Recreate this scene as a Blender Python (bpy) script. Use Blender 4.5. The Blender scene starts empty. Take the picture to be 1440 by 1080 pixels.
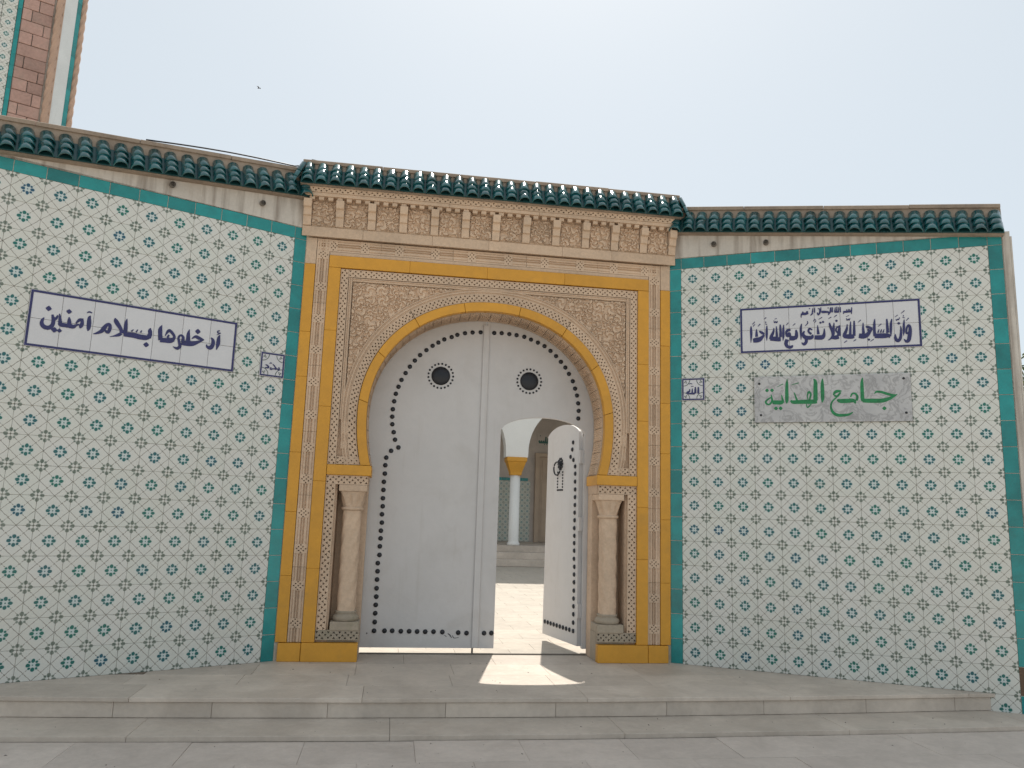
import bpy, bmesh, math, random
import numpy as np
from mathutils import Vector, Matrix
from mathutils.geometry import tessellate_polygon
R = math.radians
random.seed(7)
SC = bpy.context.scene

# ------------------------------------------------------------------ camera
CAM_POS = (-0.7631, -6.4408, 1.1723)
CAM_YAW, CAM_PITCH, CAM_ROLL, CAM_F = 0.1473, 0.1675, 0.0322, 1087.0
cd = bpy.data.cameras.new('camera'); cam = bpy.data.objects.new('camera', cd)
SC.collection.objects.link(cam); SC.camera = cam
fw = Vector((math.sin(CAM_YAW)*math.cos(CAM_PITCH), math.cos(CAM_YAW)*math.cos(CAM_PITCH), math.sin(CAM_PITCH)))
rt = Vector((math.cos(CAM_YAW), -math.sin(CAM_YAW), 0)); up = rt.cross(fw)
rt2 = math.cos(CAM_ROLL)*rt + math.sin(CAM_ROLL)*up
up2 = -math.sin(CAM_ROLL)*rt + math.cos(CAM_ROLL)*up
cam.matrix_world = Matrix(((rt2.x, up2.x, -fw.x, CAM_POS[0]), (rt2.y, up2.y, -fw.y, CAM_POS[1]), (rt2.z, up2.z, -fw.z, CAM_POS[2]), (0, 0, 0, 1)))
cd.sensor_width = 36; cd.lens = CAM_F/1440*36; cd.clip_start = .05; cd.clip_end = 2000

# ------------------------------------------------------------------ sky and sun
SUN_EL, SUN_AZ = 58.0, 12.3          # azimuth from +Y towards +X
W = bpy.data.worlds.new('World'); SC.world = W; W.use_nodes = True
nt = W.node_tree; nt.nodes.clear()
sky = nt.nodes.new('ShaderNodeTexSky'); sky.sky_type = 'NISHITA'; sky.sun_disc = False
sky.sun_elevation = R(SUN_EL); sky.sun_rotation = R(SUN_AZ)
sky.air_density = 1.0; sky.dust_density = 2.0; sky.ozone_density = 1.0; sky.altitude = 50
hz = nt.nodes.new('ShaderNodeMix'); hz.data_type = 'RGBA'; hz.inputs[0].default_value = .70
hz.inputs[7].default_value = (7.45, 8.1, 8.3, 1)      # pale summer haze, the same over the whole sky
bg = nt.nodes.new('ShaderNodeBackground'); bg.inputs[1].default_value = .1
wo = nt.nodes.new('ShaderNodeOutputWorld')
nt.links.new(sky.outputs[0], hz.inputs[6]); nt.links.new(hz.outputs[2], bg.inputs[0]); nt.links.new(bg.outputs[0], wo.inputs[0])
sl = bpy.data.lights.new('sun', 'SUN'); sl.energy = 4.4; sl.angle = R(.6); sl.color = (1, .94, .85)
so = bpy.data.objects.new('sun', sl); SC.collection.objects.link(so)
sv = Vector((math.sin(R(SUN_AZ))*math.cos(R(SUN_EL)), math.cos(R(SUN_AZ))*math.cos(R(SUN_EL)), math.sin(R(SUN_EL))))
so.rotation_euler = sv.to_track_quat('Z', 'Y').to_euler(); so.location = (0, 0, 30)
SC.view_settings.view_transform = 'Standard'; SC.view_settings.look = 'None'
SC.view_settings.exposure = 0.16; SC.view_settings.gamma = 1; SC.view_settings.use_curve_mapping = False

# ------------------------------------------------------------------ node helpers
class NT:
    def __init__(s, m): s.t = m.node_tree; s.n = s.t.nodes; s.l = s.t.links
    def node(s, typ, **kw):
        n = s.n.new(typ)
        for k, v in kw.items(): setattr(n, k, v)
        return n
    def put(s, v, sock):
        if isinstance(v, (int, float)): sock.default_value = v
        elif isinstance(v, tuple): sock.default_value = v if len(v) == len(sock.default_value) else tuple(v)+(1,)
        else: s.l.new(v, sock)
    def m(s, op, a, b=0.0, c=0.0):
        n = s.node('ShaderNodeMath', operation=op)
        s.put(a, n.inputs[0]); s.put(b, n.inputs[1]); s.put(c, n.inputs[2]); return n.outputs[0]
    def mix(s, f, a, b, bt='MIX'):
        n = s.node('ShaderNodeMix', data_type='RGBA', blend_type=bt)
        s.put(f, n.inputs[0]); s.put(a, n.inputs[6]); s.put(b, n.inputs[7]); return n.outputs[2]
    def noise(s, vec, scale, detail=3, rough=.55, dist=0):
        n = s.node('ShaderNodeTexNoise'); s.put(vec, n.inputs['Vector'])
        n.inputs['Scale'].default_value = scale; n.inputs['Detail'].default_value = detail
        n.inputs['Roughness'].default_value = rough; n.inputs['Distortion'].default_value = dist; return n.outputs['Fac']
    def mapr(s, v, a, b, c=0.0, d=1.0):
        n = s.node('ShaderNodeMapRange'); s.put(v, n.inputs[0])
        for i, k in enumerate((a, b, c, d)): n.inputs[i+1].default_value = k
        return n.outputs[0]
    def pos(s): return s.node('ShaderNodeNewGeometry').outputs['Position']
    def scaled(s, v, sc):
        n = s.node('ShaderNodeVectorMath', operation='MULTIPLY'); s.put(v, n.inputs[0]); n.inputs[1].default_value = sc; return n.outputs[0]
    def rnd(s): return s.node('ShaderNodeObjectInfo').outputs['Random']

def base_mat(name):
    m = bpy.data.materials.new(name); m.use_nodes = True; h = NT(m)
    return m, h, h.n['Principled BSDF']

def mat(name, col, rough=.7, var=.12, vscale=3.0, fine=.06, fscale=60, bump=.15, bscale=120, bdist=.004, coat=0, metal=0, rnd=.08, stain=None, streak=None, spec=.5, pits=False):
    m, h, b = base_mat(name); P = h.pos()
    n1 = h.noise(P, vscale, 4, .6); n2 = h.noise(P, fscale, 3, .6)
    v = h.m('ADD', h.mapr(n1, .25, .75, 1-var, 1+var), h.mapr(n2, .25, .75, -fine, fine))
    v = h.m('ADD', v, h.mapr(h.rnd(), 0, 1, -rnd, rnd))
    # multiply colour by a grey value
    cc = h.node('ShaderNodeCombineColor')
    for i in range(3): h.l.new(v, cc.inputs[i])
    c = h.mix(1.0, col, cc.outputs[0], 'MULTIPLY')
    if stain:          # (colour, noise scale, low, high, amount)
        f = h.mapr(h.noise(P, stain[1], 5, .65, .6), stain[2], stain[3], 0, stain[4]); c = h.mix(f, c, stain[0])
    if streak:         # vertical run marks (colour, low, high, amount)
        f = h.mapr(h.noise(h.scaled(P, streak[4] if len(streak) > 4 else (13, 13, 1.1)), 1.0, 5, .6), streak[1], streak[2], 0, streak[3]); c = h.mix(f, c, streak[0])
    h.l.new(c, b.inputs['Base Color'])
    rr = h.mapr(n1, .2, .8, max(0, rough-.08), min(1, rough+.08)); h.l.new(rr, b.inputs['Roughness'])
    b.inputs['Metallic'].default_value = metal; b.inputs['Specular IOR Level'].default_value = spec
    if coat: b.inputs['Coat Weight'].default_value = coat; b.inputs['Coat Roughness'].default_value = .06
    if bump:
        bp = h.node('ShaderNodeBump'); bp.inputs['Strength'].default_value = bump; bp.inputs['Distance'].default_value = bdist
        hh = h.noise(P, bscale, 4, .65)
        if pits: hh = h.m('ADD', hh, h.mapr(h.noise(P, 16, 3, .5), .3, .7, 0, 2.0))
        h.l.new(hh, bp.inputs['Height']); h.l.new(bp.outputs[0], b.inputs['Normal'])
    return m

def tile_pattern(name, base=(.63, .63, .595), print_scale=1.0, rough=.16):
    """glazed tile: teal flower in the middle, grey green quarter flowers in the corners, thin diamond lattice"""
    m, h, b = base_mat(name)
    uv = h.node('ShaderNodeUVMap').outputs[0]
    if print_scale != 1.0:
        uvs = h.scaled(uv, (print_scale, print_scale, 1)); fr = h.node('ShaderNodeVectorMath', operation='FRACTION'); h.l.new(uvs, fr.inputs[0]); uv = fr.outputs[0]
    wob = h.node('ShaderNodeTexNoise'); h.l.new(h.pos(), wob.inputs['Vector']); wob.inputs['Scale'].default_value = 55
    sep = h.node('ShaderNodeSeparateXYZ'); h.l.new(uv, sep.inputs[0])
    sw = h.node('ShaderNodeSeparateColor'); h.l.new(wob.outputs['Color'], sw.inputs[0])
    x = h.m('ADD', sep.outputs[0], h.mapr(sw.outputs[0], 0, 1, -.52, -.48)); y = h.m('ADD', sep.outputs[1], h.mapr(sw.outputs[1], 0, 1, -.52, -.48))
    ax = h.m('ABSOLUTE', x); ay = h.m('ABSOLUTE', y)
    def flower(px, py, w=.03):
        mx = h.m('MAXIMUM', px, py); mn = h.m('MINIMUM', px, py)
        def disc(cx, cy, r, sx=1.0):
            dx = h.m('MULTIPLY', h.m('SUBTRACT', mx, cx), sx); dy = h.m('SUBTRACT', mn, cy)
            d = h.m('SQRT', h.m('ADD', h.m('MULTIPLY', dx, dx), h.m('MULTIPLY', dy, dy)))
            return h.mapr(d, r+.008, r-.008)
        p = h.m('MAXIMUM', disc(.142, 0, .058, .85), disc(.106, .106, .040))
        return h.m('MAXIMUM', p, disc(0, 0, .021)), mx, mn
    fc, mx, mn = flower(ax, ay)
    rx = h.m('SUBTRACT', .5, ax); ry = h.m('SUBTRACT', .5, ay)
    fk, kx, kn = flower(rx, ry)
    # thin spokes cut in the corner flowers, joining to the joints
    spoke = h.m('MULTIPLY', h.mapr(kn, .012, .004), h.mapr(kx, .30, .27))
    dia = h.mapr(h.m('ABSOLUTE', h.m('SUBTRACT', h.m('ADD', ax, ay), .5)), .018, .008)
    dg = h.mapr(h.m('ABSOLUTE', h.m('SUBTRACT', ax, ay)), .019, .009)
    gap = h.m('MULTIPLY', h.mapr(mx, .145, .155), h.mapr(mx, .375, .365))
    dash = h.mapr(h.m('ABSOLUTE', h.m('SUBTRACT', h.m('ABSOLUTE', h.m('SUBTRACT', mx, .25)), .045)), .008, .014)
    lat = h.m('MAXIMUM', dia, h.m('MULTIPLY', dg, h.m('MULTIPLY', gap, dash)))
    fade = h.mapr(h.noise(h.pos(), 23, 2), .35, .6, .7, 1)
    rn = h.rnd()
    P = h.pos(); big = h.noise(P, 1.3, 3, .55)
    cbase = h.mix(h.mapr(rn, 0, 1, 0, .5), base, (base[0]*.93, base[1]*.97, base[2]*.93))
    cbase = h.mix(h.mapr(big, .45, .75, 0, .35), cbase, (.55, .53, .47))
    halo_r = h.m('SQRT', h.m('ADD', h.m('MULTIPLY', ax, ax), h.m('MULTIPLY', ay, ay)))
    cbase = h.mix(h.mapr(halo_r, .26, .10, 0, .45), cbase, (.42, .56, .60))
    c = h.mix(h.m('MULTIPLY', lat, h.m('MULTIPLY', fade, .92)), cbase, (.14, .12, .095))
    c = h.mix(h.m('MULTIPLY', spoke, .35), c, (.20, .20, .17))
    wn = h.node('ShaderNodeTexWhiteNoise', noise_dimensions='1D'); h.l.new(rn, wn.inputs['W'])
    teal = h.mix(wn.outputs[0], (.012, .145, .110), (.018, .110, .130))
    teal = h.mix(h.mapr(rn, .9, 1.0, 0, .6), teal, (.02, .06, .16))
    c = h.mix(h.m('MULTIPLY', fk, h.mapr(h.noise(P, 40, 2), .3, .7, .7, 1)), c, (.100, .140, .110))
    c = h.mix(fc, c, teal)
    rust = h.mapr(h.noise(h.scaled(P, (1.2, 1.2, 9)), 1.0, 5, .7), .66, .82, 0, .5)
    c = h.mix(rust, c, (.36, .25, .13))
    h.l.new(c, b.inputs['Base Color'])
    h.l.new(h.mapr(h.noise(P, 9, 4, .6), .3, .7, rough, rough+.22), b.inputs['Roughness'])
    b.inputs['Specular IOR Level'].default_value = .45
    bp = h.node('ShaderNodeBump'); bp.inputs['Strength'].default_value = .12; bp.inputs['Distance'].default_value = .003
    h.l.new(h.noise(P, 14, 3, .5), bp.inputs['Height']); h.l.new(bp.outputs[0], b.inputs['Normal'])
    return m

M = {}
M['tile'] = tile_pattern('floral_tile_glaze')
M['teal'] = mat('teal_glaze', (.012, .225, .225), .2, var=.22, vscale=5, fine=.05, bump=.12, bscale=18, bdist=.003, rnd=.22, stain=((.02, .10, .10), 7, .5, .8, .4))
M['grout'] = mat('grout', (.52, .49, .43), .9, bump=.3, var=.3, vscale=9)
M['stone'] = mat('carved_limestone', (.57, .42, .30), .85, var=.13, vscale=2.2, fine=.10, fscale=45, bump=.35, bscale=90, bdist=.006, rnd=.07, stain=((.40, .31, .23), 5, .52, .8, .5), pits=True)
M['stone_grey'] = mat('weathered_limestone', (.36, .30, .23), .88, var=.18, vscale=3, fine=.10, fscale=45, bump=.4, bscale=80, bdist=.006, rnd=.06, stain=((.20, .19, .12), 6, .5, .75, .5))
M['yellow'] = mat('ochre_paint', (.60, .290, .028), .55, var=.10, vscale=4, fine=.05, fscale=30, bump=.25, bscale=40, bdist=.004, rnd=.06, stain=((.36, .20, .05), 4, .55, .8, .45))
M['plaster'] = mat('stained_plaster', (.54, .50, .45), .9, var=.10, vscale=3, fine=.05, bump=.35, bscale=50, bdist=.006, rnd=.02, streak=((.19, .15, .12), .46, .72, .8), stain=((.36, .30, .24), 3.5, .5, .8, .5))
M['mortar'] = mat('coping_mortar', (.31, .245, .19), .92, var=.2, vscale=4, fine=.12, bump=.6, bscale=45, bdist=.01, rnd=.05, stain=((.15, .12, .10), 7, .45, .75, .6))
M['roof'] = mat('green_roof_glaze', (.010, .085, .092), .17, var=.3, vscale=8, fine=.08, bump=.15, bscale=30, bdist=.003, coat=.5, rnd=.25)
M['channel'] = mat('dark_channel_glaze', (.010, .055, .060), .3, var=.3, vscale=8, bump=.2, rnd=.1)
M['door'] = mat('white_door_paint', (.54, .525, .52), .40, var=.045, vscale=1.6, fine=.02, fscale=12, bump=.35, bscale=4.5, bdist=.012, rnd=.0, stain=((.40, .375, .35), 2.4, .5, .8, .45), streak=((.36, .33, .29), .60, .80, .35))
M['iron'] = mat('black_iron', (.018, .020, .026), .42, var=.2, vscale=20, bump=.2, metal=.3, rnd=.15)
M['slab'] = mat('worn_marble_slab', (.545, .475, .405), .62, var=.15, vscale=2.5, fine=.07, fscale=24, bump=.25, bscale=35, bdist=.004, rnd=.10, stain=((.36, .30, .245), 2.2, .46, .8, .6), pits=True)
M['court'] = mat('cream_court_slab', (.46, .41, .345), .7, var=.10, vscale=3, fine=.08, fscale=12, bump=.2, bscale=20, rnd=.06, stain=((.33, .28, .23), 6, .5, .8, .4), streak=((.27, .22, .18), .55, .72, .7, (3.2, 22, 22)))
M['plaza'] = mat('pale_plaza_slab', (.54, .47, .415), .75, var=.10, vscale=2.2, fine=.07, fscale=30, bump=.3, bscale=60, bdist=.003, rnd=.05, stain=((.40, .345, .30), 3, .48, .75, .6), pits=True)
M['inner'] = mat('inner_wall_paint', (.46, .41, .37), .85, rnd=0)
M['joint'] = mat('dirt_joint', (.16, .14, .12), .95, bump=.4, rnd=0)
M['ground'] = mat('dusty_ground', (.52, .47, .40), .95, var=.15, vscale=.6, fine=.1, fscale=9, bump=.5, bscale=14, bdist=.01, rnd=0)
M['panelw'] = mat('white_panel_glaze', (.60, .60, .62), .14, var=.03, vscale=8, fine=.01, bump=.08, bscale=12, bdist=.003, rnd=.04)
M['navy'] = mat('navy_glaze_ink', (.022, .022, .105), .25, var=.25, vscale=25, fine=.05, bump=0, rnd=0)
M['green'] = mat('green_paint', (.010, .19, .065), .5, var=.3, vscale=30, fine=.1, bump=0, rnd=0)
M['white'] = mat('whitewash', (.72, .72, .70), .85, var=.05, vscale=1.5, bump=.25, bscale=30, rnd=0)
M['cream'] = mat('beige_wood_paint', (.40, .31, .23), .6, var=.1, rnd=.05)
M['pinkstone'] = mat('pink_block_stone', (.40, .255, .215), .9, var=.18, vscale=3, fine=.14, fscale=26, bump=.6, bscale=30, bdist=.012, rnd=.2, stain=((.24, .20, .17), 3, .5, .75, .5))
M['rope'] = mat('rope_stone', (.46, .31, .23), .85, var=.12, fine=.1, bump=.3, rnd=.05)
M['bark'] = mat('bark', (.10, .075, .05), .9, bump=.6, bscale=30, bdist=.02)
M['leaf'] = mat('leaf', (.075, .12, .03), .55, var=.35, vscale=6, bump=0, rnd=.2)
M['feather'] = mat('dark_feather', (.03, .03, .03), .8)
# marble of the name plate: grey with darker veins
def marble():
    m, h, b = base_mat('veined_grey_marble'); P = h.pos()
    n = h.noise(P, 7, 6, .62, 1.6); v = h.mapr(h.m('ABSOLUTE', h.m('SUBTRACT', n, .5)), 0, .05, 1, 0)
    c = h.mix(h.mapr(h.noise(P, 4, 4, .6), .35, .7), (.52, .52, .52), (.40, .40, .41))
    c = h.mix(h.m('MULTIPLY', v, .55), c, (.17, .165, .17)); h.l.new(c, b.inputs['Base Color']); b.inputs['Roughness'].default_value = .38
    return m
M['marble'] = marble()

# ------------------------------------------------------------------ mesh helpers
class MB:
    def __init__(s): s.v = []; s.f = []; s.uv = {}; s.mi = []; s.k = 0
    def add(s, vs, fs, uvs=None, mi=0):
        o = len(s.v); s.v += [tuple(p) for p in vs]
        for i, f in enumerate(fs):
            s.f.append(tuple(o+j for j in f)); s.mi.append(mi)
        if uvs: 
            for i, u in enumerate(uvs): s.uv[o+i] = u
        return s
    def quad(s, a, b, c, d): return s.add([a, b, c, d], [(0, 1, 2, 3)])
    def box(s, x0, x1, y0, y1, z0, z1):
        v = [(x, y, z) for z in (z0, z1) for y in (y0, y1) for x in (x0, x1)]
        return s.add(v, [(0, 2, 3, 1), (4, 5, 7, 6), (0, 1, 5, 4), (2, 6, 7, 3), (0, 4, 6, 2), (1, 3, 7, 5)])
    def prism(s, poly, y0, y1, holes=()):
        """polygon in x,z pushed from y0 to y1, with optional holes"""
        loops = [list(poly)]+[list(q) for q in holes]
        flat = [p for q in loops for p in q]
        tris = tessellate_polygon([[Vector((p[0], p[1], 0)) for p in q] for q in loops])
        n = len(flat)
        fs = [tuple(t) for t in tris]+[tuple(n+i for i in reversed(t)) for t in tris]
        o = 0
        for q in loops:
            k = len(q)
            for i in range(k): a, b = o+i, o+(i+1) % k; fs.append((a, b, n+b, n+a))
            o += k
        return s.add([(p[0], y0, p[1]) for p in flat]+[(p[0], y1, p[1]) for p in flat], fs)
    def lathe(s, prof, c=(0, 0, 0), n=16, ax='z', twist=None):
        vs = []; L = len(prof)
        for r, h in prof:
            for i in range(n):
                a = 2*math.pi*i/n; p = (r*math.cos(a), r*math.sin(a), h)
                if ax == 'y': p = (p[0], h, p[1])
                vs.append((p[0]+c[0], p[1]+c[1], p[2]+c[2]))
        fs = [(j*n+i, j*n+(i+1) % n, (j+1)*n+(i+1) % n, (j+1)*n+i) for j in range(L-1) for i in range(n)]
        fs += [tuple(reversed(range(n))), tuple((L-1)*n+i for i in range(n))]
        return s.add(vs, fs)
    def tube(s, pts, r, n=6):
        pts = [Vector(p) for p in pts]; rings = []
        for i, p in enumerate(pts):
            d = (pts[min(i+1, len(pts)-1)]-pts[max(i-1, 0)]).normalized()
            a = d.cross(Vector((0, 0, 1)) if abs(d.z) < .9 else Vector((1, 0, 0))).normalized(); b = d.cross(a)
            rr = r[i] if isinstance(r, (list, tuple)) else r
            rings.append([p+rr*(math.cos(t*2*math.pi/n)*a+math.sin(t*2*math.pi/n)*b) for t in range(n)])
        vs = [q for g in rings for q in g]; L = len(pts)
        fs = [(j*n+i, j*n+(i+1) % n, (j+1)*n+(i+1) % n, (j+1)*n+i) for j in range(L-1) for i in range(n)]
        fs += [tuple(reversed(range(n))), tuple((L-1)*n+i for i in range(n))]
        return s.add(vs, fs)
    def mesh(s, name, m, smooth=False, fix=True):
        me = bpy.data.meshes.new(name); me.from_pydata(s.v, [], s.f)
        ms = m if isinstance(m, (list, tuple)) else [m]
        for q in ms: me.materials.append(q)
        if len(ms) > 1: me.polygons.foreach_set('material_index', s.mi)
        if s.uv:
            u = me.uv_layers.new(name='UVMap')
            for lp in me.loops: u.data[lp.index].uv = s.uv.get(lp.vertex_index, (0, 0))
        if fix and len(s.f) < 60000:
            bm = bmesh.new(); bm.from_mesh(me); bmesh.ops.recalc_face_normals(bm, faces=bm.faces); bm.to_mesh(me); bm.free()
        if smooth: me.polygons.foreach_set('use_smooth', [True]*len(me.polygons))
        me.update(); return me
    def build(s, name, m, parent=None, smooth=False, bevel=0, loc=None, fix=True):
        o = bpy.data.objects.new(name, s.mesh(name, m, smooth, fix)); SC.collection.objects.link(o)
        if parent: o.parent = parent
        if loc: o.location = loc
        if bevel:
            b = o.modifiers.new('b', 'BEVEL'); b.width = bevel; b.segments = 2; b.limit_method = 'ANGLE'; b.angle_limit = R(40)
        return o
def inst(name, me, parent, loc=(0, 0, 0), rot=(0, 0, 0), scale=None):
    o = bpy.data.objects.new(name, me); SC.collection.objects.link(o); o.parent = parent; o.location = loc; o.rotation_euler = rot
    if scale: o.scale = scale
    return o
def empty(name, loc=(0, 0, 0), rz=0):
    o = bpy.data.objects.new(name, None); SC.collection.objects.link(o); o.location = loc; o.rotation_euler = (0, 0, rz); o.empty_display_size = .2; return o
def tag(o, label=None, cat=None, group=None, kind=None):
    if label: o['label'] = label
    if cat: o['category'] = cat
    if group: o['group'] = group
    if kind: o['kind'] = kind
    return o

def slab_tile(w, h, t=.005, c=.0013):
    """one glazed tile lying in the x,z plane, face towards -y, softened edges, print coordinates in its uv map"""
    mb = MB(); x, z = w/2, h/2
    ring = lambda dx, y: [(-x+dx, y, -z+dx), (x-dx, y, -z+dx), (x-dx, y, z-dx), (-x+dx, y, z-dx)]
    v = ring(0, 0)+ring(0, -t+c)+ring(c, -t)
    uv = [((p[0]/w+.5), (p[2]/h+.5)) for p in v]
    fs = [(8, 9, 10, 11)]+[(j*4+i, j*4+(i+1) % 4, j*4+4+(i+1) % 4, j*4+4+i) for j in (0, 1) for i in range(4)]
    return mb.add(v, fs, uv)
def barrel(r0, r1, L, n=10, th=.008):
    """one half round glazed roof tile, lower end wider, lying along +y from its lower end"""
    mb = MB(); vs = []
    for (r, y) in ((r0*.86, .001), (r0, .0), (r0*1.0, .012), (r1, L), (r1-th, L)):
        for i in range(n+1):
            a = math.pi*i/n; vs.append((r*math.cos(a), y, r*math.sin(a)*1.05))
    k = n+1
    fs = [(j*k+i, j*k+i+1, (j+1)*k+i+1, (j+1)*k+i) for j in range(4) for i in range(n)]
    # inner skin of the tile mouth
    o = len(vs)
    for i in range(n+1):
        a = math.pi*i/n; vs.append((r0*.86*math.cos(a), L*.6, r0*.86*math.sin(a)))
    fs += [(i, i+1, o+i+1, o+i) for i in range(n)]
    return mb.add(vs, fs)
WID = 1.12
def ribbon(mb, pts, k, y, mirror=1):
    """one pen stroke (x, z, width triples) as a thin flat shape; negative width is a diamond dot"""
    P = [(pts[i], pts[i+1], pts[i+2]) for i in range(0, len(pts), 3)]
    y = y-(k % 7)*.00022
    if len(P) == 1:
        x, z, w = P[0]; w = abs(w)*1.08; n = 8
        vs = [(x+w*(1 if i % 2 == 0 else .80)*math.cos(i*math.pi/4), y, z+w*(1 if i % 2 == 0 else .80)*math.sin(i*math.pi/4)) for i in range(n)]
        return mb.add(vs, [tuple(range(n))])
    Q = []
    for i in range(len(P)-1):
        p0, p1, p2, p3 = P[max(i-1, 0)], P[i], P[i+1], P[min(i+2, len(P)-1)]
        for t in (0, .2, .4, .6, .8):
            Q.append(tuple(.5*((2*b)+(-a+c)*t+(2*a-5*b+4*c-d)*t*t+(-a+3*b-3*c+d)*t**3) for a, b, c, d in zip(p0, p1, p2, p3)))
    Q.append(P[-1]); vs = []
    for i, (x, z, w) in enumerate(Q):
        a = Q[max(i-1, 0)]; b = Q[min(i+1, len(Q)-1)]; dx, dz = b[0]-a[0], b[1]-a[1]; L = math.hypot(dx, dz) or 1
        nx, nz = -dz/L, dx/L; hw = max(w*WID, .003)/2; yy = y-.00002*i
        vs += [(x+nx*hw, yy, z+nz*hw), (x-nx*hw, yy, z-nz*hw)]
    mb.add(vs, [(2*i, 2*i+1, 2*i+3, 2*i+2) for i in range(len(Q)-1)])
    return mb
def lettering(strokes, y, name, m, parent, off=(0, 0)):
    mb = MB()
    for k, s in enumerate(strokes):
        q = list(s)
        for i in range(0, len(q), 3): q[i] += off[0]; q[i+1] += off[1]
        ribbon(mb, q, k, y)
    return mb.build(name, m, parent, fix=False)

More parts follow.
